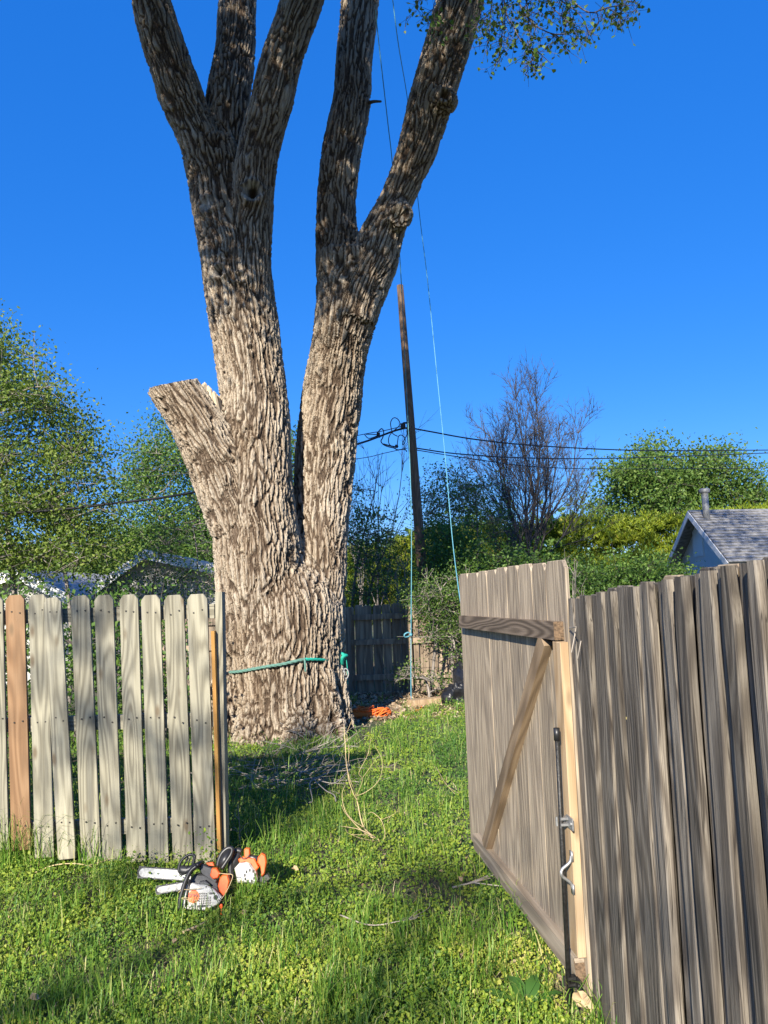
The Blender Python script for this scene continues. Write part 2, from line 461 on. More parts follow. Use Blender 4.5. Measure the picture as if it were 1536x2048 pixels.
# bark, coloured by ridge height and grain; furrows mix inner bark and painted shade
def bark_material():
    m, ns, ls, b = newmat('bark')
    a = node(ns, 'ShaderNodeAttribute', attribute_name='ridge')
    v = node(ns, 'ShaderNodeAttribute', attribute_name='bco')
    s = node(ns, 'ShaderNodeAttribute', attribute_name='scar')
    n1 = node(ns, 'ShaderNodeTexNoise', in_Scale=1.0, in_Detail=6.0, in_Roughness=0.65)
    mp = node(ns, 'ShaderNodeVectorMath', operation='MULTIPLY'); mp.inputs[1].default_value = (85, 85, 30)
    ls.new(v.outputs['Vector'], mp.inputs[0]); ls.new(mp.outputs[0], n1.inputs['Vector'])
    n2 = node(ns, 'ShaderNodeTexNoise', in_Scale=1.3, in_Detail=4.0)
    ls.new(v.outputs['Vector'], n2.inputs['Vector'])
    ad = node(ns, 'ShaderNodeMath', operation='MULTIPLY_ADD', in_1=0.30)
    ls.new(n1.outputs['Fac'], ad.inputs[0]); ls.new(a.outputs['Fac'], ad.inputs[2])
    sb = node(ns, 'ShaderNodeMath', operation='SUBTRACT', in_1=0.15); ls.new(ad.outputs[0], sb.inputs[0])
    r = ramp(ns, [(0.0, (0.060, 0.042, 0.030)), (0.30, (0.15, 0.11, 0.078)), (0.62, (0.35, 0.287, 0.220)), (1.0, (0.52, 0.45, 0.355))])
    # fine cracks between the small scales of the plates
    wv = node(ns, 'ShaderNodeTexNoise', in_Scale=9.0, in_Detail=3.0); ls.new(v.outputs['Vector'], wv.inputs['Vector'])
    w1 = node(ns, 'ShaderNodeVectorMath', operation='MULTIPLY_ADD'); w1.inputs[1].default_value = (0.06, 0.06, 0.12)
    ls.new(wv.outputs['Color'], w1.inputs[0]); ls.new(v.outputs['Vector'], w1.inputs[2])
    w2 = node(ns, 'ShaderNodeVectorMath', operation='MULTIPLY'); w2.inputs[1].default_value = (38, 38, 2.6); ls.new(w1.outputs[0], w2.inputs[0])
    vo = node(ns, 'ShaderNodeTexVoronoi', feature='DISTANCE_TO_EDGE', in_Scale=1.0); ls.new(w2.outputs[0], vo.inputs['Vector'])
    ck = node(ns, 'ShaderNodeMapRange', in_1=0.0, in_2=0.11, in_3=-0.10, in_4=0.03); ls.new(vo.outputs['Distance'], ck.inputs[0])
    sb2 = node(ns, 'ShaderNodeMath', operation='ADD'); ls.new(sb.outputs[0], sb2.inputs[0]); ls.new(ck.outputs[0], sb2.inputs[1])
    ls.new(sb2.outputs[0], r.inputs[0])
    mx = node(ns, 'ShaderNodeMix', data_type='RGBA', blend_type='MULTIPLY'); mx.inputs[0].default_value = 1.0
    r2 = ramp(ns, [(0.3, (0.72, 0.66, 0.60)), (0.68, (1.0, 1.0, 1.0))])
    ls.new(n2.outputs['Fac'], r2.inputs[0]); ls.new(r.outputs[0], mx.inputs[6]); ls.new(r2.outputs[0], mx.inputs[7])
    ms = node(ns, 'ShaderNodeMix', data_type='RGBA'); ms.inputs[7].default_value = (0.46, 0.44, 0.40, 1)
    ls.new(s.outputs['Fac'], ms.inputs[0]); ls.new(mx.outputs[2], ms.inputs[6])
    ls.new(ms.outputs[2], b.inputs['Base Color'])
    b.inputs['Roughness'].default_value = 0.9; b.inputs['Specular IOR Level'].default_value = 0.15
    bp = node(ns, 'ShaderNodeBump', in_Strength=1.0, in_Distance=0.02)
    hh = node(ns, 'ShaderNodeMath', operation='MULTIPLY_ADD', in_1=3.5); ls.new(ck.outputs[0], hh.inputs[0]); ls.new(n1.outputs['Fac'], hh.inputs[2])
    ls.new(hh.outputs[0], bp.inputs['Height']); ls.new(bp.outputs[0], b.inputs['Normal'])
    return m
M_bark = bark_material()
M_sawn = plain('sawn_wood', (0.50, 0.41, 0.29), 0.85, 0, 0.25, 18, 0.4)

def ground_material():
    m, ns, ls, b = newmat('ground')
    tc = node(ns, 'ShaderNodeTexCoord')
    n1 = node(ns, 'ShaderNodeTexNoise', in_Scale=1.1, in_Detail=6.0, in_Roughness=0.65)
    n2 = node(ns, 'ShaderNodeTexNoise', in_Scale=38.0, in_Detail=5.0, in_Roughness=0.7)
    for n in (n1, n2): ls.new(tc.outputs['Object'], n.inputs['Vector'])
    soil = ramp(ns, [(0.25, (0.055, 0.04, 0.025)), (0.55, (0.15, 0.115, 0.07)), (0.8, (0.27, 0.21, 0.13))])
    ls.new(n2.outputs['Fac'], soil.inputs[0])
    grn = ramp(ns, [(0.3, (0.02, 0.04, 0.01)), (0.7, (0.07, 0.11, 0.025))])
    ls.new(n2.outputs['Fac'], grn.inputs[0])
    f = ramp(ns, [(0.35, (0, 0, 0)), (0.6, (1, 1, 1))]); ls.new(n1.outputs['Fac'], f.inputs[0])
    mx = node(ns, 'ShaderNodeMix', data_type='RGBA')
    ls.new(f.outputs[0], mx.inputs[0]); ls.new(soil.outputs[0], mx.inputs[6]); ls.new(grn.outputs[0], mx.inputs[7])
    ls.new(mx.outputs[2], b.inputs['Base Color']); b.inputs['Roughness'].default_value = 0.95
    bp = node(ns, 'ShaderNodeBump', in_Strength=0.7, in_Distance=0.03)
    ls.new(n2.outputs['Fac'], bp.inputs['Height']); ls.new(bp.outputs[0], b.inputs['Normal'])
    return m
M_ground = ground_material()

M_clover = leafmat('clover_leaf', [(0.0, (0.055, 0.130, 0.018)), (0.35, (0.165, 0.26, 0.026)), (0.7, (0.31, 0.37, 0.042)), (1.0, (0.50, 0.47, 0.12))], 0.35)
M_grass = leafmat('grass_blade', [(0.0, (0.065, 0.165, 0.022)), (0.6, (0.17, 0.31, 0.04)), (0.9, (0.31, 0.39, 0.08)), (1.0, (0.52, 0.46, 0.22))], 0.3)
M_litter = leafmat('leaf_litter', [(0.0, (0.16, 0.10, 0.06)), (0.5, (0.34, 0.24, 0.15)), (1.0, (0.52, 0.42, 0.29))], 0.1, 0.8)
M_lf_spring = leafmat('spring_leaf', [(0.0, (0.06, 0.11, 0.018)), (0.6, (0.135, 0.205, 0.03)), (1.0, (0.24, 0.29, 0.06))], 0.35)
M_lf_dark = leafmat('dark_leaf', [(0.0, (0.038, 0.09, 0.016)), (0.6, (0.092, 0.175, 0.028)), (1.0, (0.17, 0.26, 0.05))], 0.3)
M_lf_shrub = leafmat('shrub_leaf', [(0.0, (0.030, 0.075, 0.012)), (0.6, (0.075, 0.14, 0.022)), (1.0, (0.16, 0.22, 0.045))], 0.35)
M_lf_juniper = leafmat('juniper_leaf', [(0.0, (0.09, 0.14, 0.012)), (0.5, (0.20, 0.26, 0.016)), (0.9, (0.34, 0.37, 0.03)), (1.0, (0.45, 0.32, 0.07))], 0.25)
M_lf_far = leafmat('far_leaf', [(0.0, (0.055, 0.110, 0.022)), (0.6, (0.10, 0.18, 0.03)), (1.0, (0.17, 0.24, 0.05))], 0.35)
M_lf_crown = leafmat('crown_leaf', [(0.0, (0.025, 0.060, 0.012)), (0.6, (0.055, 0.115, 0.02)), (1.0, (0.13, 0.20, 0.04))], 0.3)
M_dock = leafmat('dock_leaf', [(0.0, (0.035, 0.10, 0.02)), (1.0, (0.07, 0.16, 0.03))], 0.3)

# ------------------------------------------------------------------ ground
def axis_grid(lo, hi, step, far, k):
    mid = np.arange(lo, hi + 1e-6, step)
    g = np.geomspace(step * 2, far, k)
    return np.concatenate([lo - g[::-1], mid, hi + g])
gx = axis_grid(-9, 9, 0.15, 400, 22); gy = axis_grid(-4, 20, 0.15, 400, 22)
GX, GY = np.meshgrid(gx, gy)
GV = np.stack([GX.ravel(), GY.ravel(), gz(GX.ravel(), GY.ravel())], 1)
ii, jj = np.meshgrid(np.arange(len(gy) - 1), np.arange(len(gx) - 1), indexing='ij')
nx = len(gx)
GF = np.stack([ii * nx + jj, ii * nx + jj + 1, (ii + 1) * nx + jj + 1, (ii + 1) * nx + jj], -1).reshape(-1, 4)
ground = mk('ground', GV, [GF], M_ground, smooth=True)
tag(ground, kind='structure')

# ------------------------------------------------------------------ the big tree
# rows: pixel row, left edge, right edge of the stem in the photograph, distance
STEMS = {
    'base':  [(1510, 440, 706, 9.0), (1470, 452, 695, 9.0), (1430, 460, 688, 9.0), (1390, 462, 685, 9.0), (1320, 452, 688, 9.08), (1230, 440, 690, 9.15), (1185, 446, 668, 9.22), (1145, 476, 612, 9.27), (1105, 510, 580, 9.3)],
    'left':  [(1300, 445, 610, 8.95), (1200, 436, 608, 8.95), (1100, 427, 602, 8.95), (1000, 425, 590, 8.95), (900, 438, 582, 8.95), (800, 442, 577, 8.95), (700, 428, 565, 8.95), (600, 412, 547, 8.95), (550, 405, 541, 8.95), (500, 398, 535, 8.97), (440, 388, 515, 9.0), (400, 382, 505, 9.02), (350, 373, 500, 9.05), (300, 361, 480, 9.05)],
    'left_a': [(350, 373, 470, 9.0), (300, 360, 452, 8.97), (250, 340, 428, 8.95), (200, 318, 410, 8.9), (150, 303, 392, 8.85), (100, 289, 374, 8.8), (50, 276, 357, 8.75), (0, 265, 341, 8.7), (-60, 252, 325, 8.65)],
    'left_b': [(400, 405, 500, 9.15), (320, 405, 500, 9.2), (260, 408, 499, 9.25), (200, 413, 500, 9.3), (150, 420, 504, 9.35), (100, 430, 508, 9.4), (50, 436, 511, 9.45), (0, 441, 513, 9.5), (-60, 448, 516, 9.6)],
    'left_c': [(640, 470, 552, 8.86), (560, 462, 541, 8.82), (480, 462, 543, 8.8), (400, 464, 549, 8.78), (350, 468, 554, 8.76), (300, 477, 561, 8.75), (250, 488, 574, 8.73), (200, 502, 590, 8.7), (150, 514, 600, 8.68), (100, 529, 613, 8.65), (50, 545, 629, 8.6), (0, 560, 646, 8.55), (-60, 578, 664, 8.5)],
    'right': [(1300, 585, 690, 9.15), (1200, 590, 691, 9.15), (1100, 590, 694, 9.3), (1000, 588, 704, 9.5), (900, 591, 713, 9.6), (800, 605, 723, 9.55), (760, 611, 726, 9.5), (700, 621, 735, 9.4), (650, 627, 748, 9.3), (600, 632, 764, 9.3), (560, 634, 780, 9.3), (520, 634, 790, 9.3)],
    'right_a': [(600, 633, 728, 9.4), (540, 634, 722, 9.42), (480, 632, 716, 9.45), (400, 635, 713, 9.5), (350, 640, 718, 9.5), (300, 645, 725, 9.55), (250, 653, 733, 9.55), (200, 664, 740, 9.6), (150, 669, 744, 9.65), (100, 673, 748, 9.7), (50, 677, 753, 9.75), (0, 680, 758, 9.8), (-60, 684, 764, 9.85)],
    'right_b': [(640, 650, 755, 9.2), (580, 665, 775, 9.15), (520, 693, 800, 9.1), (460, 722, 816, 9.05), (400, 756, 833, 9.0), (350, 776, 856, 8.95), (300, 793, 878, 8.9), (250, 805, 893, 8.85), (200, 817, 905, 8.8), (150, 830, 922, 8.75), (100, 844, 938, 8.7), (50, 858, 954, 8.65), (0, 873, 970, 8.6), (-60, 892, 990, 8.5)],
}
STUB_ROWS = [((520, 1140), 62, 8.9), ((485, 1040), 66, 8.85), ((452, 960), 62, 8.8), ((420, 890), 56, 8.72), ((386, 832), 52, 8.64), ((352, 785), 51, 8.58), ((335, 760), 51, 8.55)]
FWD = np.array(CAM_R @ Vector((0, 0, -1)))
TD = 1.065
def stem_axis(rows):
    c, r = [], []
    for y, l, rr, d in rows:
        a, b = at(l, y, d * TD), at(rr, y, d * TD)
        c.append((a + b) / 2); r.append((a - b).length / 2)
    c = np.array([tuple(p) for p in c]); r = np.array(r)
    T = np.gradient(c, axis=0); T /= np.linalg.norm(T, axis=1, keepdims=True)
    lean = np.sqrt(np.clip(1 - T[:, 0] ** 2, 0.3, 1))
    return c, r * lean
AX = {k: stem_axis(v) for k, v in STEMS.items()}
sc_, sr_ = [], []
for (px, py), hw, d in STUB_ROWS:
    p = at(px, py, d * TD); sc_.append(tuple(p)); sr_.append(hw * np.dot(np.array(p) - [0, 0, CAM_H], FWD) / FPX)
AX['stub'] = (np.array(sc_), np.array(sr_))
def resample(c, r, step=0.12):
    cc = curve_pts(c, 8)
    rr = np.interp(np.linspace(0, 1, len(cc)), np.linspace(0, 1, len(r)), r)
    L = np.concatenate([[0], np.cumsum(np.linalg.norm(np.diff(cc, axis=0), axis=1))])
    t = np.linspace(0, L[-1], max(4, int(L[-1] / step)))
    return np.stack([np.interp(t, L, cc[:, k]) for k in range(3)], 1), np.interp(t, L, rr), t

tree_base = at(572, 1470, 9.0 * TD)
big_tree = empty('big_tree', (tree_base.x, 9.0 * TD, 0), 'huge old furrow barked tree with five limbs and a sawn stub', 'tree')
tb = MB()
ax_pts = []
for k, (c, r) in AX.items():
    p, rr, t = resample(c, r, 0.045)
    # oval, slightly lumpy section
    V, fs = tube(p, rr, 40, True)
    tb.add(V, fs)
    T = np.gradient(p, axis=0); T /= np.linalg.norm(T, axis=1, keepdims=True)
    a = np.array([1.0, 0, 0]); A = np.zeros_like(p)
    for i in range(len(p)):
        a = a - T[i] * a.dot(T[i]); a /= np.linalg.norm(a); A[i] = a
    ax_pts.append((p, rr, t, T, A, np.cross(T, A), np.full(len(p), len(ax_pts))))
# root flares
for px, dx, dy, r0 in ((470, -0.38, -0.45, 0.20), (520, -0.12, -0.6, 0.24), (590, 0.12, -0.6, 0.26), (645, 0.30, -0.50, 0.20), (676, 0.22, -0.1, 0.14), (455, -0.60, 0.0, 0.2)):
    b0 = at(px, 1400, 9.0 * TD + dy * 0.55); b0 = np.array([b0.x, b0.y, 0.75])
    e = np.array([b0[0] + dx * 0.5, b0[1] + dy * 0.55, -0.12])
    tb.add(*tube(curve_pts([b0, b0 * 0.6 + e * 0.4 + [0, 0, -0.08], e], 5), np.linspace(r0 * 0.8, r0 * 1.05, 11), 16))
# burls on the right-hand limb
def sphere(c, r, n=14):
    th = np.linspace(0, np.pi, n); ph = np.linspace(0, 2 * np.pi, 2 * n, endpoint=False)
    V = np.array([[math.sin(a) * math.cos(b), math.sin(a) * math.sin(b), math.cos(a)] for a in th for b in ph]) * r + np.array(c)
    q = [[i * 2 * n + j, (i + 1) * 2 * n + j, (i + 1) * 2 * n + (j + 1) % (2 * n), i * 2 * n + (j + 1) % (2 * n)] for i in range(n - 1) for j in range(2 * n)]
    return V, [q]
BURLS = [at(797, 432, 8.86 * TD), at(886, 200, 8.62 * TD)]
for bpt, rad in zip(BURLS, (0.2, 0.18)): tb.add(*sphere(bpt, rad))
raw = tb.build('trunk_form', None)
# cut the stub flat
rm = raw.modifiers.new('r', 'REMESH'); rm.mode = 'VOXEL'; rm.voxel_size = 0.025
sm = raw.modifiers.new('s', 'SMOOTH'); sm.iterations = 8; sm.factor = 0.5
ss = raw.modifiers.new('u', 'SUBSURF'); ss.subdivision_type = 'CATMULL_CLARK'; ss.levels = 1; ss.render_levels = 1
bpy.context.view_layer.update()
dg = bpy.context.evaluated_depsgraph_get()
tme = bpy.data.meshes.new_from_object(raw.evaluated_get(dg))
bpy.data.objects.remove(raw)
nv = len(tme.vertices)
TV = np.empty(nv * 3, np.float32); tme.vertices.foreach_get('co', TV); TV = TV.reshape(-1, 3).astype(float)
TN = np.empty(nv * 3, np.float32); tme.vertex_normals.foreach_get('vector', TN); TN = TN.reshape(-1, 3).astype(float)
pA, rA, tA, TA, AA, BA, kA = [np.concatenate(z) for z in zip(*ax_pts)]
near = np.empty(nv, int)
p32 = pA.astype(np.float32); pp = (p32 ** 2).sum(1)
for s in range(0, nv, 20000):
    v32 = TV[s:s + 20000].astype(np.float32)
    d = np.sqrt(np.maximum((v32 ** 2).sum(1)[:, None] + pp[None] - 2 * v32 @ p32.T, 0)) - rA[None]
    near[s:s + 20000] = d.argmin(1)
rel = TV - pA[near]
bco = np.stack([np.sum(rel * AA[near], 1), np.sum(rel * BA[near], 1), tA[near] + np.sum(rel * TA[near], 1)], 1)
bco += kA[near][:, None] * 7.3
# bark: long interlacing plates between deep furrows
warp = np.stack([vnoise(bco * [6, 6, 3.0], 21), vnoise(bco * [6, 6, 3.0], 22), vnoise(bco * [5, 5, 2.2], 23)], 1) - 0.5
warp2 = np.stack([vnoise(bco * [18, 18, 8], 24), vnoise(bco * [18, 18, 8], 25), vnoise(bco * [18, 18, 8], 26)], 1) - 0.5
q = bco + warp * [0.075, 0.075, 0.30] + warp2 * [0.030, 0.030, 0.05]
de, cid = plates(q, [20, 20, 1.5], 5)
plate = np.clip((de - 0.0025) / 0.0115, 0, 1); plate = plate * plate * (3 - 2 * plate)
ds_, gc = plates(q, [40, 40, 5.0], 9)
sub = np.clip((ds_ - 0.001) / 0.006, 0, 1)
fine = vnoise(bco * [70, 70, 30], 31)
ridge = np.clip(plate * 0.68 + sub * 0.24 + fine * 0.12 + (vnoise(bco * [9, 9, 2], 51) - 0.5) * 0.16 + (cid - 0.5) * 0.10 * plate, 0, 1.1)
depth_scale = np.clip(rA[near] / 0.30, 0.62, 1.25)
disp = (ridge - 0.75) * 0.044 * depth_scale + (vnoise(bco * [3, 3, 1.2], 41) - 0.5) * 0.05
scar = np.zeros(nv)
# healed knots, holes and the pale scar
def ray_hit(px, py):
    o = np.array([0, 0, CAM_H]); d = np.array(ray(px, py)); d /= np.linalg.norm(d)
    rel_ = TV - o; t = rel_ @ d
    dist = np.linalg.norm(rel_ - t[:, None] * d, axis=1)
    c = np.where(dist < 0.05)[0]
    return TV[c[t[c].argmin()]]
for px, py, rk, hole, lip in ((508, 378, 0.10, 0.13, 0.07), (432, 541, 0.07, 0.11, 0.055), (485, 548, 0.06, 0.015, 0.035), (506, 690, 0.045, 0.05, 0.03), (410, 400, 0.09, 0.0, 0.03), (800, 436, 0.09, 0.03, 0.04), (892, 184, 0.06, 0.06, 0.045), (446, 505, 0.04, 0.05, 0.02), (500, 855, 0.07, 0.0, 0.03), (470, 900, 0.06, 0.0, 0.03), (676, 1428, 0.10, 0.16, 0.0), (682, 1452, 0.10, 0.14, 0.0), (600, 1135, 0.05, 0.08, 0.03)):
    c = ray_hit(px, py); dd = np.linalg.norm(TV - c, axis=1) * (1 + (vnoise(TV * 18, 61) - 0.5) * 0.5)
    disp += lip * np.exp(-((dd - rk * 1.25) / (rk * 0.45)) ** 2) - hole * np.exp(-(dd / (rk * 0.62)) ** 4)
    rings = np.exp(-((dd - rk * 1.6) / (rk * 0.9)) ** 2)
    disp += rings * np.sin(dd * 260) * 0.006
    if hole > 0.1: ridge = np.where(dd < rk * 0.62, 0.0, ridge)  # dark wood colour inside deep holes, blackened to paint in their shade
    if (px, py) == (410, 400): scar = np.maximum(scar, np.exp(-(dd / rk) ** 4) * 0.9)
    if (px, py) in ((508, 378), (432, 541)): scar = np.maximum(scar, np.exp(-((dd - rk * 0.85) / (rk * 0.22)) ** 2) * 0.5)
# sawn end of the stub: everything beyond the plane is pressed flat
cut_p = np.array(at(346, 768, 8.57 * TD)); e0 = np.array(at(289, 774, 8.57 * TD)); e1 = np.array(at(395, 752, 8.57 * TD))
cut_u = (e1 - e0) / np.linalg.norm(e1 - e0); cut_v = np.array([0.0, 0.96, 0.28]); cut_v -= cut_u * cut_u.dot(cut_v); cut_v /= np.linalg.norm(cut_v)
cut_n = np.cross(cut_u, cut_v); cut_n *= np.sign(cut_n[2])
TV = TV + TN * disp[:, None]
stub_i = len(AX) - 1
h = (TV - cut_p) @ cut_n
rad_ = np.linalg.norm((TV - cut_p) - h[:, None] * cut_n, axis=1)
over = (kA[near] == stub_i) & (h > 0) & (rad_ < 0.6)
TV[over] -= cut_n * (h[over] - (vnoise(TV[over] * 30, 71) * 0.012))[:, None]
scar = np.where(over, 0.6, scar)
tme.vertices.foreach_set('co', TV.astype(np.float32).ravel())
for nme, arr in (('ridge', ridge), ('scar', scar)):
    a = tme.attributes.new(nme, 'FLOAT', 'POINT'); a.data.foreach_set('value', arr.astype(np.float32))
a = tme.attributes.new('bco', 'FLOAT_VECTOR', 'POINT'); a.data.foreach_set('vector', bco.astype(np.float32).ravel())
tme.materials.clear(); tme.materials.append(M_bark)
tme.polygons.foreach_set('use_smooth', np.ones(len(tme.polygons), bool))
tme.update()
tme.name = 'trunk'
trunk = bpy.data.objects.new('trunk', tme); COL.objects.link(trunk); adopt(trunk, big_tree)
# splintered piece between the stub and the trunk
sp = MB()
for k in range(16):
    x = 398 + k * 2.8 + random.uniform(-1.5, 1.5); d = 8.74 + random.uniform(-0.12, 0.12)
    top = 764 + abs(k - 5) * 3.2 + random.uniform(-6, 16)
    p0, p1 = np.array(at(x + 34, 935, (d + 0.1) * TD)), np.array(at(x, top, d * TD))
    mid = p0 * 0.4 + p1 * 0.6 + np.array([-0.01, 0, 0.0])
    sp.tube([p0, mid, p1 * 0.93 + mid * 0.07, p1], [0.04, 0.034, 0.024, 0.004], 5)
ob = sp.build('broken_splinters', M_sawn, None); adopt(ob, big_tree)
tw = MB().tube(curve_pts([at(735, 206, 9.55 * TD), at(748, 203, 9.4 * TD), at(762, 203, 9.3 * TD)], 4), np.linspace(0.028, 0.014, 9), 7)
adopt(tw.build('twig_stub', M_branch), big_tree)

# ------------------------------------------------------------------ branching helpers
class Skel:
    """nodes joined to parents; radii follow the number of twigs they carry"""
    def __init__(s): s.P = []; s.par = []; s.w = []
    def add(s, p, par, w=0.0): s.P.append(np.array(p, float)); s.par.append(par); s.w.append(w); return len(s.P) - 1
    def line(s, pts, par=-1):
        for p in pts: par = s.add(p, par)
        return par
    def reach(s, c, rng, k=4, bend=0.12, w=1.0):
        P = np.array(s.P); v = P - c
        d = np.linalg.norm(v, axis=1) + 0.9 * np.maximum(0, v[:, 2]) + 0.15 * np.abs(v[:, 2])
        j = int(d.argmin()); a = P[j]; L = np.linalg.norm(c - a)
        m = (a + c) / 2 + rng.normal(size=3) * bend * L + np.array([0, 0, 0.08 * L])
        par = j
        for t in np.linspace(0, 1, k + 1)[1:]:
            par = s.add((1 - t) ** 2 * a + 2 * t * (1 - t) * m + t * t * c, par)
        s.w[par] += w
        return par
    def segs(s, r_twig, power=0.42, rmax=9.0):
        n = len(s.P); c = np.array(s.w, float)
        for i in range(n - 1, -1, -1):
            if s.par[i] >= 0: c[s.par[i]] += c[i]
        r = np.minimum(r_twig * np.maximum(c, 0.6) ** power, rmax)
        P = np.array(s.P); par = np.array(s.par); i = np.where(par >= 0)[0]
        return P[par[i]], P[i], np.minimum(r[par[i]], r[i] * 1.25), r[i]

def in_poly(x, y, poly):
    poly = np.array(poly, float); c = np.zeros(len(x), bool)
    x0, y0 = poly[-1]
    for x1, y1 in poly:
        c ^= ((y1 > y) != (y0 > y)) & (x < (x0 - x1) * (y - y1) / (y0 - y1 + 1e-9) + x1)
        x0, y0 = x1, y1
    return c

def sample_env(poly, D, hd, n, rng):
    p = np.array(poly, float); out = []
    while len(out) < n:
        x = rng.uniform(p[:, 0].min(), p[:, 0].max(), n); y = rng.uniform(p[:, 1].min(), p[:, 1].max(), n)
        for a, b in zip(x[in_poly(x, y, poly)], y[in_poly(x, y, poly)]):
            out.append(np.array(at(a, b, D + rng.uniform(-hd, hd))))
    return np.array(out[:n])

def leafy(name, label, cat, poly, D, hd, ncl, per, sig, leaf, lmat, bmat, trunks, r_twig=0.006, seed=1, group=None, up=0.3, flat=0.7, twigs=6, crown='crown', aspect=0.55):
    rng = np.random.default_rng(seed)
    C = sample_env(poly, D, hd, ncl, rng)
    base = trunks[0][0]
    b = at(base[0], base[1], base[2])
    t = empty(name, (b.x, b.y, 0), label, cat, group)
    sk = Skel()
    for tr in trunks:
        pts = [np.array(at(*q)) for q in tr]
        pts = [np.array([pts[0][0], pts[0][1], -0.05])] + pts
        sk.line(curve_pts(pts, 5))
    order = np.argsort(np.linalg.norm(C - np.array(sk.P[len(sk.P) // 3]), axis=1))
    L, T0, T1 = [], [], []
    for i in order:
        j = sk.reach(C[i], rng)
        dirv = sk.P[j] - sk.P[sk.par[j]]; dirv /= np.linalg.norm(dirv) + 1e-9
        m = int(per * rng.uniform(0.5, 1.5))
        q = rng.normal(size=(m, 3)) * sig * np.array([1, 1, flat]) + dirv * rng.uniform(-0.6, 1.2, (m, 1)) * sig
        L.append(C[i] + q)
        k = rng.integers(0, m, twigs)
        T0.append(np.repeat(C[i][None], twigs, 0)); T1.append(C[i] + q[k])
    P0, P1, R0, R1 = sk.segs(r_twig)
    P0 = np.concatenate([P0] + T0); P1 = np.concatenate([P1] + T1); n2 = len(P0) - len(R0)
    R0 = np.concatenate([R0, np.full(n2, r_twig * 0.7)]); R1 = np.concatenate([R1, np.full(n2, r_twig * 0.4)])
    V, F = prisms(P0, P1, R0, R1, 5)
    adopt(mk('trunk', V, [F], bmat, smooth=True), t)
    V, F, ti = leaf_quads(np.concatenate(L), leaf, rng, up, aspect)
    o = mk(crown, V, [F], lmat, attrs={'tint': ('FLOAT', ti)})
    adopt(o, t)
    return t

# crown of the big tree: limbs running on above the picture, leaves only where the photograph has them or out of its frame
rng = np.random.default_rng(5)
sk = Skel()
ends = []
for k, (dx, dy, dz) in {'left_a': (-1.6, -2.2, 3.2), 'left_b': (-0.6, 2.6, 3.8), 'left_c': (0.9, -3.4, 3.0), 'right_a': (0.6, 2.2, 3.8), 'right_b': (2.4, -2.6, 2.9)}.items():
    c, r = AX[k]; p = c[-1]; t = (c[-1] - c[-2]) / np.linalg.norm(c[-1] - c[-2])
    sk.line(curve_pts([c[-2], p, p + t * 0.7, p + np.array([dx, dy, dz]) * 0.5 + t * 0.4, p + np.array([dx, dy, dz]) + [0, 0, 0.8], p + np.array([dx, dy, dz]) * 1.7 + [0, 0, 1.2]], 5))
n_stem_nodes = len(sk.P)
C = []
while len(C) < 330:
    p = np.array([rng.uniform(-6.5, 5.5), rng.uniform(-0.5, 13), rng.uniform(7.2, 15)])
    x, y, d = project(p[None])
    if d[0] > 0.3 and y[0] > -150 and -200 < x[0] < 1740: continue
    zh = p[2] - (9 - p[1]) * math.tan(SUN_EL) / math.cos(SUN_AZ); xh = p[0] + (9 - p[1]) * math.tan(SUN_AZ)
    if abs(xh + 1.0) < 2.2 and zh < 5.6 and p[1] < 9: continue      # the lower trunk stands in full sun
    C.append(p)
sd_ = np.array(sun_dir)
for k in range(330):
    nm = ('left_a', 'left_b', 'left_c', 'right_a', 'right_b', 'left', 'right')[k % 7]
    cc = AX[nm][0]; p = cc[rng.integers(len(cc))]
    if p[2] < 5.5: continue
    p = p - sd_ * rng.uniform(4.5, 10.5) + rng.normal(size=3) * [0.45, 0.3, 0.22]
    x, y, d = project(p[None])
    if d[0] > 0.3 and y[0] > -170 and -200 < x[0] < 1740: continue
    C.append(p)
C = np.array(C)
L, T0, T1 = [], [], []
for i in np.argsort(np.linalg.norm(C - C.mean(0), axis=1)):
    sk.reach(C[i], rng, 4, 0.1)
    m = int(rng.uniform(60, 150))
    qv = rng.normal(size=(m, 3)) * [0.42, 0.42, 0.34]
    L.append(C[i] + qv); kk = rng.integers(0, m, 7)
    T0.append(np.repeat(C[i][None], 7, 0)); T1.append(C[i] + qv[kk])
P0, P1, R0, R1 = sk.segs(0.012, 0.44, 0.26)
P0 = np.concatenate([P0] + T0); P1 = np.concatenate([P1] + T1); n2 = len(P0) - len(R0)
R0 = np.concatenate([R0, np.full(n2, 0.006)]); R1 = np.concatenate([R1, np.full(n2, 0.003)])
def in_view(P_):
    x, y, d = project(P_)
    return (d > 0) & (y > -40) & (y < 2060) & (x > -30) & (x < 1570)
ok = ~(in_view(P0) | in_view(P1))
V, F = prisms(P0[ok], P1[ok], R0[ok], R1[ok], 6)
adopt(mk('branches', V, [F], M_branch, smooth=True), big_tree)
LC = np.concatenate(L)
x, y, d = project(LC)
LC = LC[~((d > 0) & (y > -25) & (x > -30) & (x < 1570))]
V, F, ti = leaf_quads(LC, 0.085, rng, 0.2, 0.8)
adopt(mk('crown', V, [F], M_lf_crown, attrs={'tint': ('FLOAT', ti)}), big_tree)
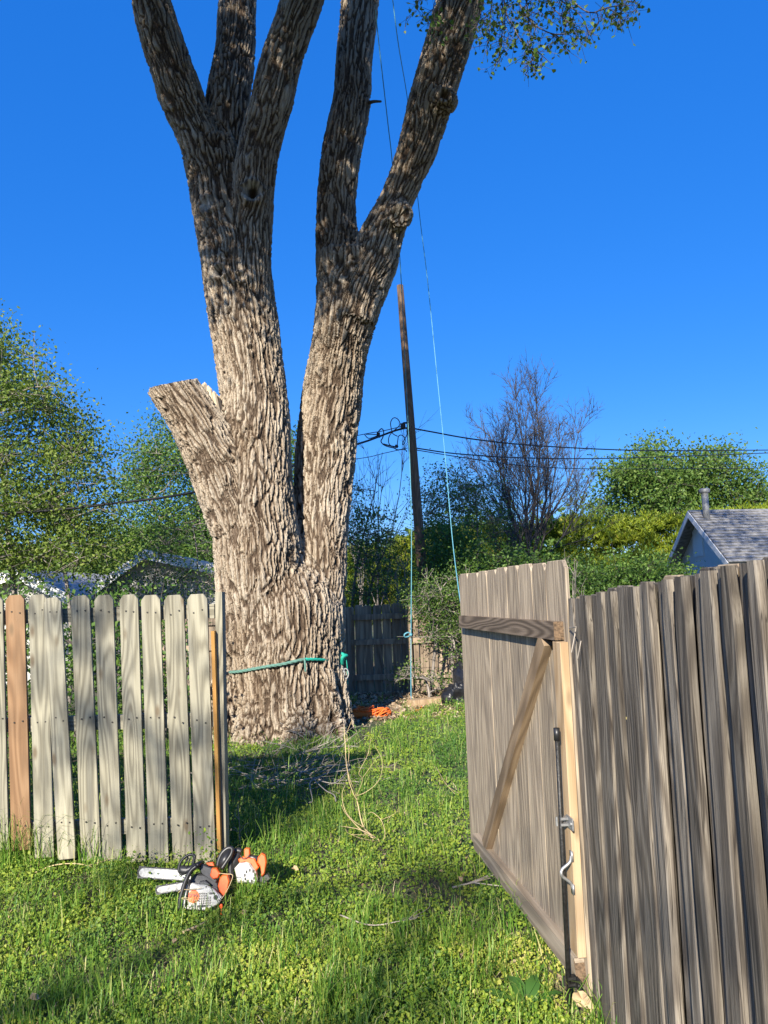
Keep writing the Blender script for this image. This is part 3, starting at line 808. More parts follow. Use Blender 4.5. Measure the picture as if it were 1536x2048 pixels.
# drooping sprays that hang into the top of the picture
rng = np.random.default_rng(8)
P0, P1, R0, R1, LC = [], [], [], [], []
def spray(pix, D, r, nlv, sub=True):
    pts = curve_pts([np.array(at(a, b, D + 0.25 * math.sin(i * 1.7))) for i, (a, b) in enumerate(pix)], 5)
    rr = np.linspace(r, r * 0.35, len(pts))
    P0.extend(pts[:-1]); P1.extend(pts[1:]); R0.extend(rr[:-1]); R1.extend(rr[1:])
    for i in range(int(nlv * 1.8)):
        j = rng.integers(1, len(pts)); p = pts[j]
        e = p + rng.normal(size=3) * [0.075, 0.075, 0.06] + np.array([0, 0, -0.055])
        P0.append(p); P1.append(e); R0.append(0.0022); R1.append(0.0015)
        LC.append(e)
    if sub:
        for i in range(4):
            j = rng.integers(2, len(pts)); a, b, D2 = *[float(v[0]) for v in project(pts[j][None])[:2]], D + rng.uniform(-0.3, 0.3)
            spray([(a, b), (a + rng.uniform(-22, 26), b + rng.uniform(10, 26)), (a + rng.uniform(-26, 34), b + rng.uniform(22, 46))], D2, r * 0.5, max(5, nlv // 2), False)
for pix, D, r, n in (([(1020, -60), (1040, 10), (1065, 45), (1100, 66), (1140, 70)], 7.6, 0.011, 22), ([(1000, -60), (1012, 25), (1028, 55), (1045, 85), (1075, 105)], 7.4, 0.010, 22),
                     ([(1003, -50), (1005, 30), (1003, 80), (998, 118)], 7.8, 0.008, 20), ([(985, -40), (980, 50), (972, 100)], 7.7, 0.006, 16),
                     ([(1120, -50), (1145, 0), (1180, 25), (1215, 15), (1262, 10)], 7.2, 0.010, 18), ([(1090, -50), (1110, -10), (1160, 30), (1180, 70)], 7.3, 0.008, 16),
                     ([(1180, -50), (1230, -6), (1272, 4)], 7.1, 0.007, 10), ([(885, -50), (868, 10), (862, 40)], 8.2, 0.007, 12), ([(850, -30), (838, 0), (826, 3)], 8.2, 0.005, 4),
                     ([(1080, -60), (1095, 0), (1120, 30), (1150, 55)], 7.5, 0.008, 20), ([(960, -30), (962, 20), (955, 60)], 8.0, 0.006, 12), ([(1050, -40), (1055, 20), (1060, 80), (1052, 118)], 7.5, 0.006, 16)):
    spray(pix, D, r, n)
V, F = prisms(P0, P1, R0, R1, 5)
adopt(mk('drooping_twigs', V, [F], M_branch, smooth=True), big_tree)
# small pointed leaves, five-cornered
LC = np.array(LC); n = len(LC)
N = rng.normal(size=(n, 3)); N /= np.linalg.norm(N, axis=1, keepdims=True)
t = rng.normal(size=(n, 3)) * 0.7 + [0, 0, -1.0]; t -= N * np.sum(t * N, 1, keepdims=True); t /= np.linalg.norm(t, axis=1, keepdims=True)
b = np.cross(N, t); s = rng.uniform(0.022, 0.046, (n, 1))
V = np.stack([LC - t * s * .15, LC + b * s * .55 + t * s * .1, LC + b * s * .42 + t * s * .6, LC + t * s * 1.15, LC - b * s * .42 + t * s * .6, LC - b * s * .55 + t * s * .1], 1).reshape(-1, 3)
adopt(mk('drooping_leaves', V, [np.arange(n * 6).reshape(n, 6)], M_lf_far, attrs={'tint': ('FLOAT', np.repeat(rng.uniform(0.3, 1, n), 6))}), big_tree)
# ------------------------------------------------------------------ left picket fence
FY = 4.95
def picket_mesh(name, w, h, t, mat, ear=0.032):
    """dog-eared board standing along z, front towards -y, with eased edges"""
    e = 0.004
    prof = [(-w / 2, 0), (w / 2, 0), (w / 2, h - ear), (w / 2 - ear * 0.75, h), (-w / 2 + ear * 0.75, h), (-w / 2, h - ear)]
    m = MB().prism(prof, -t / 2, t / 2, e)
    o = m.build(name, mat)
    me = o.data; bpy.data.objects.remove(o)
    return me

def span(o, p0, p1, face, wscale=1.0):
    """stand a board made along z from p0 to p1 with its front (-y) towards 'face'"""
    z = (Vector(p1) - Vector(p0)); L = z.length; z.normalize()
    y = -Vector(face); y = (y - z * y.dot(z)).normalized(); x = y.cross(z)
    M = Matrix((x, y, z)).transposed().to_4x4()
    o.matrix_local = Matrix.Translation(Vector(p0)) @ M @ Matrix.Diagonal((wscale, 1, 1, 1))
    return L

fence_l = empty('picket_fence', (0, 0, 0), 'pale picket fence with rounded board tops, one tan board and one slanted board', 'fence')
def put(o, parent, name):
    o.name = name; COL.objects.link(o); o.parent = parent
# (top left, top right, top y, bottom left, bottom right, bottom y)
PK = [(-40, -8, 1190, -32, -2, 1700), (-16, 4, 1192, -8, 20, 1700), (12, 49, 1190, 24, 63, 1700), (60, 93, 1189, 70, 110, 1715), (90, 120, 1195, 116, 154, 1718), (142, 179, 1191, 164, 203, 1720), (190, 226, 1190, 206, 245, 1722),
      (241, 275, 1189, 254, 293, 1724), (283, 320, 1190, 299, 338, 1726), (329, 367, 1190, 347, 387, 1728), (375, 414, 1188, 391, 432, 1732)]
more = [(-40 - 48 * k, -2 - 48 * k, 1191, -28 - 48 * k, 12 - 48 * k, 1700) for k in range(1, 14)]
base_me = {}
for i, (a, b, ty, c, d, by) in enumerate(PK + more):
    tan = i == 2
    yy = FY - (0.024 if i == 4 else 0) + random.uniform(-0.004, 0.004) + max(0, (300 - a)) * 0.0002
    p1 = at((a + b) / 2, ty, yy); p0 = at((c + d) / 2, by, yy + random.uniform(-0.01, 0.01))
    L = (p1 - p0).length
    w = ((d - c) * 0.6 + (b - a) * 0.4) / FPX * FY * 0.985
    key = ('tan' if tan else 'pale')
    if key not in base_me: base_me[key] = picket_mesh('picket', 0.14, 1.0, 0.019, M_picket_tan if tan else M_picket)
    me = base_me[key]
    o = bpy.data.objects.new('picket', me)
    put(o, fence_l, 'picket')
    # the board mesh is a metre tall: rebuild per length so that the rounded top keeps its shape
    me2 = picket_mesh('picket', w, L, 0.019, M_picket_tan if tan else M_picket)
    o.data = me2
    span(o, p0, p1, (0, -1, 0.0))
    if tan: o['label'] = 'orange tan board, newer than the rest'
    if i == 4: o['label'] = 'board slanting to the right'
for z in (0.28, 0.86, 1.50):
    xs = (at(-700, 1190, FY).x, at(430, 1190, FY).x)
    zz = {0.28: (1650, 1646), 0.86: (1440, 1438), 1.50: (1225, 1222)}[z]
    pA_, pB_ = at(-700, zz[0] + 30, FY + 0.24), at(430, zz[1], FY + 0.035)
    m = MB().box((0, 0, (pA_ - pB_).length / 2), (0.045, 0.019, (pA_ - pB_).length / 2))
    o = m.build('rail', M_picket); o.parent = fence_l; span(o, pB_, pA_, (0, -1, 0))
# end post: trim edge with sunlight put into its orange, grey face behind it
p1, p0 = at(434, 1184, FY + 0.03), at(443, 1740, FY + 0.03); L = (p1 - p0).length
o = MB().box((0.009, 0.05, L / 2), (0.022, 0.05, L / 2)).build('end_post', M_picket, fence_l); span(o, p0, p1, (0, -1, 0))
p1, p0 = at(426, 1262, FY - 0.005), at(440, 1740, FY - 0.005); L = (p1 - p0).length
o = MB().box((0, 0.018, L / 2), (0.011, 0.03, L / 2)).build('edge_trim', M_trim_sunlit, fence_l); span(o, p0, p1, (0, -1, 0))
o['label'] = 'orange strip on the fence end with the sunlight coloured in'
nl = MB()
for i, (a, b, ty, c, d, by) in enumerate(PK):
    for yy in (1225, 1440, 1650):
        t = (yy - ty) / (by - ty)
        for s in (0.28, 0.72):
            x = (a + (b - a) * s) * (1 - t) + (c + (d - c) * s) * t
            p = at(x, yy + random.uniform(-6, 6), FY - 0.012 - (0.024 if i == 4 else 0) + max(0, (300 - a)) * 0.0002)
            nl.box(p, (0.004, 0.003, 0.004))
tag(nl.build('nails', M_nail, fence_l), kind='stuff')

# ------------------------------------------------------------------ gate, standing open
gF, gN = gnd(951, 1702), gnd(1184, 2018)
gdir = (gN - gF); GL = gdir.length; gdir.normalize()
gout = Vector((gdir.y, -gdir.x, 0))            # towards the lawn
if gout.x > 0: gout = -gout
def on_gate(px, py, off=0.0):
    """point of the gate's face (moved 'off' towards the lawn) seen at a pixel: returns distance along it and height"""
    d = ray(px, py); o = Vector((0, 0, CAM_H)); p = gF + gout * off
    t = (p - o).dot(gout) / d.dot(gout); q = o + d * t
    return (q - gF).dot(gdir), q.z
def gpt(s, z, off=0.0): return gF + gdir * s + gout * off + Vector((0, 0, z))
gate = empty('wooden_gate', tuple(gF), 'weathered wooden gate standing open with diagonal brace and long black bolt rod', 'gate')
tops = [(920, 1148), (937, 1146), (957.6, 1144), (975, 1141), (994, 1138), (1015, 1135), (1038, 1132), (1065, 1128), (1092, 1124), (1131, 1118)]
sx = [on_gate(*t)[0] for t in tops]; szz = [on_gate(*t)[1] for t in tops]
gates_s0, gates_s1 = sx[0], sx[-1]
for i in range(9):
    s0, s1 = sx[i] + 0.0012, sx[i + 1] - 0.0012
    w = s1 - s0; top = (szz[i] + szz[i + 1]) / 2 + random.uniform(-0.004, 0.006); lo = 0.045
    ear = 0.035
    prof = [(-w / 2, 0), (w / 2, 0), (w / 2, top - lo - ear), (w / 2 - 0.03, top - lo), (-w / 2 + 0.03, top - lo), (-w / 2, top - lo - ear)]
    o = MB().prism(prof, -0.0085, 0.0085, 0.003).build('board', M_gate, gate)
    off = random.uniform(-0.002, 0.002)
    a_, b_ = gpt((s0 + s1) / 2, lo, off) - gF, gpt((s0 + s1) / 2, top, off) - gF
    span(o, a_, b_, gout)
def gate_bar(name, q0, q1, w, thick, off, mat, axis_rot=True):
    """timber between two (s, z) points of the gate face"""
    a_, b_ = gpt(*q0, off) - gF, gpt(*q1, off) - gF
    L = (b_ - a_).length
    m = MB()
    pr = [(-w / 2, 0), (w / 2, 0), (w / 2, L), (-w / 2, L)]
    m.prism(pr, -thick / 2, thick / 2, 0.003)
    o = m.build(name, mat, gate)
    span(o, a_, b_, gout)
    return o
# timbers are made along z, so all of them use z-grained wood
M_rail_z = wood('rail_wood_z', (0.225, 0.172, 0.128), (0.15, 0.112, 0.082), (0.062, 0.046, 0.035), ring=12, ringmix=0.6, streak=0.35, stain=0.3, bump=0.6, vary=0.05)
M_low_z = wood('low_rail_wood', (0.40, 0.33, 0.25), (0.31, 0.25, 0.185), (0.17, 0.135, 0.10), ring=9, ringmix=0.5, streak=0.45, stain=0.4, stain_col=(0.13, 0.105, 0.08), bump=0.4, vary=0.05)
RT = 0.040
r0, r1 = on_gate(917, 1243, 0.05), on_gate(1107, 1262, 0.05)
rail_w = on_gate(1100, 1244, 0.05)[1] - on_gate(1100, 1280, 0.05)[1]
o = gate_bar('top_rail', r0, r1, rail_w, RT, 0.0085 + RT / 2, M_rail_z)
e0 = (r1[0] + 0.001, r1[1]); e1 = (r1[0] + 0.006, r1[1])
# rail's splintered, rusty end
o2 = gate_bar('rail_end', e0, e1, rail_w * 1.005, RT + 0.003, 0.0085 + RT / 2, M_endgrain); o2['label'] = 'rusty splintered end of the top rail'
l0, l1 = on_gate(947, 1706, 0.05), on_gate(1141, 1912, 0.05)
l0 = (l0[0], 0.115); l1 = (on_gate(1150, 1950, 0.05)[0], 0.135)
gate_bar('bottom_rail', l0, l1, 0.09, RT, 0.0085 + RT / 2, M_low_z)
e1 = (l1[0] + 0.006, 0.137)
o2 = gate_bar('rail_end', (l1[0] + 0.002, l1[1] + 0.001), e1, 0.0905, RT + 0.002, 0.0085 + RT / 2, M_endgrain); o2['label'] = 'dark end grain of the bottom rail'
b0, b1 = on_gate(966, 1688, 0.05), on_gate(1083, 1283, 0.05)
gate_bar('brace', (b0[0], 0.162), (b1[0], r1[1] - rail_w / 2 - 0.004), 0.082, RT, 0.0085 + RT / 2, M_brace)
# light upright along the free edge
t0, t1 = on_gate(1159, 1920, 0.02), on_gate(1127, 1285, 0.02)
gate_bar('stile', (gates_s1 - 0.048, 0.195), (gates_s1 - 0.050, r1[1] - rail_w / 2 - 0.006), 0.088, 0.036, 0.0085 + 0.018, M_stile)
# bolt rod with its brackets, and the pull handle
q0, q1 = on_gate(1140, 2022, 0.075), on_gate(1113, 1456, 0.075)
A_, B_ = gpt(*q0, 0.075) - gF, gpt(*q1, 0.075) - gF
rod = MB().tube([A_, A_ * .5 + B_ * .5, B_], 0.0098, 10).build('bolt_rod', M_iron, gate, True)
def tcap(t): return A_.lerp(B_, t)
mb = MB().tube([tcap(0.955), tcap(1.0)], 0.0135, 10); mb.build('rod_cap', M_black, rod, True)
for py, nm in ((1628, 'bolt_bracket'), (1942, 'bolt_bracket')):
    t = (2022 - py) / (2022 - 1456); t = {1628: 0.665, 1942: 0.105}[py]
    c = tcap(t)
    Rm = Matrix((gdir, -gout, Vector((0, 0, 1)))).transposed()
    m = MB().box(c + gdir * 0.028 - gout * 0.028, (0.034, 0.003, 0.024), Rm)
    m.box(c - gout * 0.012 + Vector((0, 0, 0.012)), (0.015, 0.018, 0.005), Rm)
    m.box(c - gout * 0.012 - Vector((0, 0, 0.012)), (0.015, 0.018, 0.005), Rm)
    m.tube([c + gout * 0.018 - Vector((0, 0, 0.018)), c + gout * 0.018 + Vector((0, 0, 0.018))], 0.005, 6)
    m.tube([c + gdir * 0.048 - gout * 0.027, c + gdir * 0.048 - gout * 0.020], 0.008, 8)
    m.build(nm, M_zinc if py == 1628 else M_iron, gate)
h0, h1 = on_gate(1141, 1712, 0.05), on_gate(1144, 1778, 0.05)
hb = [gpt(h0[0], h0[1], 0.046), gpt(h0[0], h0[1] - 0.025, 0.055), gpt(h0[0] - 0.005, h0[1] - 0.05, 0.085), gpt((h0[0] + h1[0]) / 2, (h0[1] + h1[1]) / 2, 0.092), gpt(h1[0], h1[1] + 0.05, 0.085), gpt(h1[0], h1[1] + 0.025, 0.055), gpt(h1[0], h1[1], 0.046)]
m = MB().tube(curve_pts([p - gF for p in hb], 6), 0.0068, 8)
for p in (hb[0], hb[-1]): m.box(p - gF, (0.012, 0.004, 0.020), Matrix((gdir, -gout, Vector((0, 0, 1)))).transposed())
m.build('pull_handle', M_zinc, gate, True)

# ------------------------------------------------------------------ right-hand fence of narrow old boards
FR0, FR1 = Vector((at(1142, 1190, 3.30).x, 3.30, 0)), Vector((at(1536, 1118, 1.66).x, 1.66, 0))
z0, z1 = at(1142, 1190, 3.30).z, at(1536, 1100, 1.66).z
fdir = (FR1 - FR0).normalized(); FRL = (FR1 - FR0).length
fout = Vector((fdir.y, -fdir.x, 0))
if fout.x > 0: fout = -fout
fence_r = empty('board_fence', tuple(FR0), 'grey weathered fence of narrow uneven boards running past the open gate', 'fence')
def fr_s(px):
    d = ray(px, 1300); o_ = Vector((0, 0, CAM_H)); t = (FR0 - o_).dot(fout) / d.dot(fout)
    return (o_ + d * t - FR0).dot(fdir)
edges = [1141, 1153, 1163, 1176, 1191, 1206, 1220, 1236, 1249, 1267, 1290, 1312, 1326, 1351, 1368, 1384, 1405, 1423, 1450, 1478, 1500, 1536]
ss = [fr_s(e) for e in edges]
ss = [v + 0.0 for v in ss]
while ss[-1] < FRL + 2.6: ss.append(ss[-1] + random.uniform(0.05, 0.11))
LAYS = []
for i in range(len(ss) - 1):
    w = ss[i + 1] - ss[i]
    s = (ss[i] + ss[i + 1]) / 2
    top = z0 + (z1 - z0) * s / FRL + random.uniform(-0.004, 0.004)
    lay = (0.0, 0.017, 0.004, 0.024, -0.004, 0.019, 0.002, 0.028)[i % 8] * (0.6 if s < 0.9 else 1.0)
    tk = 0.022; LAYS.append((ss[i], ss[i + 1], lay))
    n = 14
    # gently bowed, rough-edged board, narrower towards its top where its edge is worn round
    hw = w / 2 + 0.002
    zs = np.linspace(0, top, n)
    left = [(-hw + 0.002 * math.sin(k * 1.3 + i) + (0.010 if k == n - 1 else 0), z) for k, z in enumerate(zs)]
    right = [(hw + 0.002 * math.sin(k * 1.7 + i * 2) - (0.010 if k == n - 1 else 0), z) for k, z in enumerate(zs)]
    V = []
    for k in range(n):
        bow = 0.004 * math.sin(k / n * 3.1 + i) 
        (xl, z), (xr, _) = left[k], right[k]
        yb = -0.004 * math.cos(i)
        V += [(xl, tk / 2 + bow, z), (xl, -tk / 2 + 0.004 + bow, z), (xl + 0.005, -tk / 2 + bow, z), (xr - 0.005, -tk / 2 + bow, z), (xr, -tk / 2 + 0.004 + bow, z), (xr, tk / 2 + bow, z)]
    q = [[k * 6 + a, k * 6 + (a + 1) % 6, (k + 1) * 6 + (a + 1) % 6, (k + 1) * 6 + a] for k in range(n - 1) for a in range(6)]
    o = mk('board', V, [q, [[5, 4, 3, 2, 1, 0], [(n - 1) * 6 + a for a in range(6)]]], M_old, fence_r)
    base = FR0 + fdir * s + fout * lay - FR0
    span(o, base + Vector((0, 0, -0.02)), base + Vector((0, 0, 1.0)) + fdir * random.uniform(-0.006, 0.006), fout)
for z in (0.3, 0.95, 1.52):
    L = ss[-1]
    o = MB().box((0, 0, L / 2), (0.045, 0.019, L / 2)).build('rail', M_old, fence_r)
    a_ = Vector((0, 0, z)) - fout * 0.058
    span(o, a_, a_ + fdir * L, -fout)
# a second layer of boards closes the gaps from behind
s = -0.03; k = 0
while s < ss[-1]:
    w = random.uniform(0.10, 0.15); top = z0 + (z1 - z0) * (s + w / 2) / FRL + random.uniform(-0.02, -0.004)
    o = MB().prism([(-w / 2, 0), (w / 2, 0), (w / 2, top - .01), (w / 2 - .015, top), (-w / 2 + .01, top), (-w / 2, top - .006)], -0.009, 0.009, 0.003).build('backing_board', M_oldtop if k % 3 == 0 else M_old, fence_r)
    b_ = fdir * (s + w / 2) - fout * (0.026 + 0.002 * (k % 2)); span(o, b_, b_ + Vector((0, 0, 1)), fout)
    s += w - 0.004; k += 1
# pale nail and screw heads, and bits of wire sticking out by the gate
m = MB()
for px, py in ((1272, 1411), (1461, 1502), (1531, 1552), (1240, 1437), (1262, 1608)):
    d = ray(px, py); o_ = Vector((0, 0, CAM_H)); t = (FR0 + fout * 0.035 - o_).dot(fout) / d.dot(fout); p = o_ + d * t - FR0
    sn_ = p.dot(fdir); ly = next((l_ for a_, b_, l_ in LAYS if a_ <= sn_ < b_), 0.0); p = p + fout * (ly + 0.011 - 0.035)
    m.tube([p - fout * 0.01, p + fout * 0.0035], 0.0048, 9)
tag(m.build('nails', plain('brass_nail', (0.62, 0.52, 0.22), 0.4, 0.3), fence_r), kind='stuff')
m = MB()
for (a, b), (c, d) in (((1138, 1256), (1152, 1254)), ((1152, 1256), (1143, 1305)), ((1162, 1282), (1155, 1318))):
    def fp(px, py, off):
        dd = ray(px, py); o_ = Vector((0, 0, CAM_H)); t = (FR0 + fout * off - o_).dot(fout) / dd.dot(fout); return o_ + dd * t - FR0
    m.tube([fp(a, b, 0.03), fp(c, d, 0.055)], 0.0022, 5)
m.build('wire_ends', M_twig, fence_r)

# ------------------------------------------------------------------ back fence
BY = 12.9
fence_b = empty('back_fence', (at(760, 1390, BY).x, BY, 0), 'dark board fence with gaps across the back of the yard behind the tree', 'fence')
bx0, bx1 = at(330, 1300, BY).x, at(1180, 1300, BY).x
zt = at(760, 1208, BY).z
pitch = 18.0 / FPX * BY
k = 0; x = bx0
bm_ = picket_mesh('board', pitch * 0.93, zt + 0.02, 0.02, M_back, 0.03)
while x < bx1:
    o = bpy.data.objects.new('board', bm_); put(o, fence_b, 'board')
    o.location = (x - fence_b.location.x, random.uniform(-0.006, 0.006), random.uniform(-0.03, 0.02) - 0.02)
    o.rotation_euler = (0, random.uniform(-0.008, 0.008), 0)
    x += pitch * (1.0 + random.uniform(-0.02, 0.05))
for z in (0.28, zt * 0.58, zt * 0.86):
    MB().box(((bx0 + bx1) / 2 - fence_b.location.x, -0.038, z), ((bx1 - bx0) / 2, 0.022, 0.045)).build('rail', M_back, fence_b)
for px in (698, 818, 1000):
    MB().box((at(px, 1300, BY).x - fence_b.location.x, -0.09, zt * 0.47), (0.045, 0.045, zt * 0.5)).build('post', M_back, fence_b)

# ------------------------------------------------------------------ utility pole and cables
PY = 15.5
pb, pt = at(848, 1190, PY), at(800, 571, PY)
ax_ = (pt - pb).normalized(); foot = pb - ax_ * ((pb.z + 0.3) / ax_.z)
pole = empty('utility_pole', (foot.x, foot.y, 0), 'tall brown wooden utility pole leaning slightly left with a cable bracket', 'utility pole')
L = (pt - foot).length
m = MB(); m.tube([(0, 0, z) for z in np.linspace(0, L, 12)], np.linspace(0.115, 0.068, 12), 14)
o = m.build('shaft', M_pole, pole, True); span(o, foot - pole.location, pt - pole.location, (0, -1, 0))
def pl(px, py, dy=0.0): return at(px, py, PY + dy) - pole.location
m = MB().tube(curve_pts([pl(818, 846, -.05), pl(808, 846, -.1), pl(804, 850, -.12), pl(806, 855, -.12), pl(818, 857, -.05)], 5), 0.02, 7)
m.box(pl(806, 852, -.12), (0.05, 0.04, 0.05))
m.build('cable_bracket', M_iron, pole)
def cable(name, pts, r, label, mat=M_cable, n=6, k=10, cat='cable', group=None):
    P = curve_pts(pts, k); c = P[0]
    o = MB().tube(P - c, r, n).build(name, mat, None, True); o.location = tuple(c)
    return tag(o, label, cat, group)
cable('power_cable', [at(818, 855, PY), at(860, 863, 16), at(960, 880, 17.3), at(1100, 893, 19), at(1300, 901, 22), at(1560, 900, 26)], 0.016, 'thick black cable running right from the pole, uppermost of the three')
cable('power_cable', [at(830, 896, PY), at(920, 908, 16.6), at(1060, 916, 18.5), at(1250, 916, 21), at(1560, 905, 26)], 0.014, 'black cable running right from the pole, crossing just under the uppermost cable')
cable('power_cable', [at(832, 900, PY), at(940, 917, 16.8), at(1080, 934, 18.5), at(1260, 938, 21), at(1560, 936, 26)], 0.010, 'thinnest and lowest black cable running right from the pole')
cable('power_cable', [at(810, 856, PY), at(785, 863, 15.4), at(740, 880, 15), at(700, 893, 14.6), at(560, 940, 14), at(385, 985, 13), at(200, 1010, 12.4), at(60, 1024, 12), at(-120, 1030, 11.5)], 0.020, 'thick black cable sagging from the pole past the trunk to the left trees')
cable('power_cable', [at(806, 852, PY), at(765, 862, 16), at(715, 871, 17), at(560, 905, 20), at(280, 938, 22), at(200, 944, 22.5), at(40, 960, 24)], 0.009, 'thin pale cable in the gap between the left trees, upper of two', M_dgrey)
cable('power_cable', [at(815, 896, PY), at(770, 906, 16), at(712, 918, 17), at(560, 935, 20), at(270, 954, 22), at(210, 960, 22.5), at(60, 975, 24)], 0.008, 'thin pale cable in the gap between the left trees, lower of two', M_dgrey)
m = MB()
def s8(x, y): return (680 + x / 8.533, 800 + y / 8.533)
for pts, r in (([(980, 620), (900, 570), (870, 460), (865, 380), (900, 315), (950, 305), (1005, 350), (1015, 430), (900, 540), (840, 620), (830, 720), (870, 780), (960, 800), (985, 700), (1000, 620), (1050, 600), (1110, 660), (1105, 730), (1070, 760), (1080, 710), (1140, 600), (1145, 500)], 0.010),
               ([(640, 560), (680, 510), (715, 490), (745, 540), (730, 640), (700, 700), (730, 750), (800, 790), (920, 820), (985, 850), (1100, 840), (1140, 880)], 0.012),
               ([(420, 590), (480, 650), (560, 640), (640, 600), (560, 585), (440, 585)], 0.010), ([(740, 750), (850, 780), (960, 800), (990, 790)], 0.014)):
    P = curve_pts([pl(*s8(*p), -0.1 + 0.06 * math.sin(i)) for i, p in enumerate(pts)], 6)
    m.tube(P, r, 5)
m.box(pl(*s8(655, 600)), (0.035, 0.03, 0.05)); m.box(pl(*s8(965, 790)), (0.03, 0.03, 0.03))
m.build('drop_wire_loops', M_cable, pole)

# ------------------------------------------------------------------ ropes
cable('hanging_rope', [at(751, 20, 9.3), at(757, 80, 9.5), at(775, 240, 10), at(785, 330, 10.3), at(800, 520, 10.8), at(812, 760, 11.2), at(821, 960, 11.4), at(823, 1100, 11.5), at(822, 1266, 11.55), at(822, 1380, 11.5), at(823, 1452, 11.4)], 0.0068, 'thin light blue rope hanging straight down in front of the back fence', M_blue, cat='rope')
cable('hanging_rope', [at(783, -20, 7.0), at(797, 90, 7.4), at(817, 215, 9.6), at(838, 420, 9.9), at(855, 560, 9.6), at(875, 760, 9.2), at(890, 910, 8.6), at(904, 1070, 7.8), at(916, 1170, 7.1), at(926, 1235, 6.6), at(938, 1310, 6.0)], 0.0048, 'thin light blue rope slanting down from the big tree behind the open gate', M_blue, cat='rope')
kp = at(815, 1270, 11.5)
m = MB().tube(curve_pts([at(822, 1268, 11.5), at(816, 1265, 11.46), at(809, 1269, 11.44), at(810, 1274, 11.46), at(817, 1273, 11.5), at(822, 1270, 11.52)], 6), 0.011, 7)
m.tube([at(819, 1269, 11.48), at(824, 1270, 11.48)], 0.022, 8)
tag(m.build('rope_knot', M_blue, None, True), 'small loop knot tied in the blue rope before the back fence', 'knot')
# strap round the big trunk
hits = []
for px, py in ((455, 1349), (470, 1346), (500, 1340), (530, 1335), (560, 1331), (590, 1326), (615, 1320), (635, 1314), (660, 1318), (678, 1320)):
    p = ray_hit(px, py) if px not in (455, 678) else np.array(at(px, py, 9.0 * TD))
    p = np.array(p); v = np.array([0, 0, CAM_H]) - p; hits.append(p + v / np.linalg.norm(v) * 0.03)
hits[0] = hits[1] + np.array([-0.13, 0.12, -0.012])
def smoothp(H): 
    H = np.array(H); H[1:-1] = (H[:-2] + 2 * H[1:-1] + H[2:]) / 4; return H
P = curve_pts(smoothp(hits), 8)
tr = empty('trunk_rope', tuple(P[0]), 'grey green rope tied round the foot of the big trunk with a bright teal knot', 'rope')
c = np.array(tr.location)
def strands(P_, r_, nst=3, turn=34.0):
    L_ = np.concatenate([[0], np.cumsum(np.linalg.norm(np.diff(P_, axis=0), axis=1))]); tt = np.linspace(0, L_[-1], max(8, int(L_[-1] / 0.02)))
    Q = np.stack([np.interp(tt, L_, P_[:, a]) for a in range(3)], 1); T = np.gradient(Q, axis=0); T /= np.linalg.norm(T, axis=1, keepdims=True)
    A = np.cross(T, [0, 0, 1.0]); A /= np.linalg.norm(A, axis=1, keepdims=True); B = np.cross(T, A); m_ = MB()
    for k_ in range(nst):
        a_ = tt * turn + k_ * 2 * np.pi / nst
        m_.tube(Q + r_ * 0.48 * (np.cos(a_)[:, None] * A + np.sin(a_)[:, None] * B), r_ * 0.56, 7)
    return m_
spl = int(len(P) * 0.68)
strands(P[:spl + 1] - c, 0.019).build('sling', M_teal, tr, True)
strands(P[spl:] - c, 0.018).build('bright_sling', M_teal2, tr, True)
kn = P[-1] - c
m = MB()
for i in range(5):
    a0 = i * 0.7
    m.tube(curve_pts([kn + [0.0 + .01 * i, -.03, -.05], kn + [0.05, -.06 - .01 * i, 0.0 + .01 * i], kn + [0.065 + .008 * i, -.04, 0.055], kn + [0.03, -.03 + .01 * i, 0.075 - .01 * i], kn + [0.0, -.05, 0.03 + .005 * i], kn + [-0.02, -.04, -0.03]], 5), 0.021, 7)
m.tube(curve_pts([kn + [.09, -.03, .02], kn + [.1, -.03, -.1], kn + [.095, -.02, -.22], kn + [.1, -.03, -.3]], 5), 0.006, 5)
m.build('knot', M_teal2, tr, True)
m = MB()
for dx, r_ in ((0.0, 0.05), (0.05, 0.045)):
    ring = [kn + [0.03 + dx + r_ * 0.75 * math.cos(a), -.06, -0.16 + 1.35 * r_ * math.sin(a)] for a in np.linspace(0, 2 * np.pi, 15)]
    m.tube(ring, 0.009, 6, False)
m.box(kn + [0.035, -.06, -0.21], (0.028, 0.02, 0.035))
m.build('carabiners', M_zinc, tr)
th = np.array(hits[6]) - c
MB().tube(curve_pts([th + [0.0, -.02, 0.0], th + [0.01, -.045, -.04], th + [0.012, -.045, -.11], th + [0.014, -.04, -.15]], 4), 0.012, 7).build('rope_tail', M_teal, tr, True)

# orange rope: heaped coil and loose end
c = gnd(735, 1437); c.z = gz1(c.x, c.y)
rng = np.random.default_rng(3)
m = MB()
for i in range(46):
    a0 = rng.uniform(0, 6.28); cx = rng.uniform(-0.28, 0.20); r_ = rng.uniform(0.05, 0.12); zz = 0.02 + 0.13 * max(0, 1 - abs(cx + 0.05) * 2.6) * rng.uniform(0, 1)
    ti = rng.uniform(-0.6, 0.6)
    pts = [np.array([cx + (r_ * 1.3) * math.cos(a0 + a) * 0.9, -0.02 + r_ * 0.8 * math.sin(a0 + a), zz + r_ * 0.5 * math.sin(a + ti) + 0.035]) + rng.normal(size=3) * 0.008 for a in np.linspace(0, rng.uniform(4, 6.2), 9)]
    pts = [np.array([p[0], p[1], max(p[2], 0.012)]) for p in pts]
    m.tube(curve_pts(pts, 3), 0.011, 6)
for i in range(26):
    x = -0.24 + i * 0.012
    m.tube(curve_pts([(x, -0.10, 0.02), (x + .02, -0.11, 0.09), (x + .03, -.03, 0.155), (x + .02, .06, 0.12)], 3), 0.011, 6)
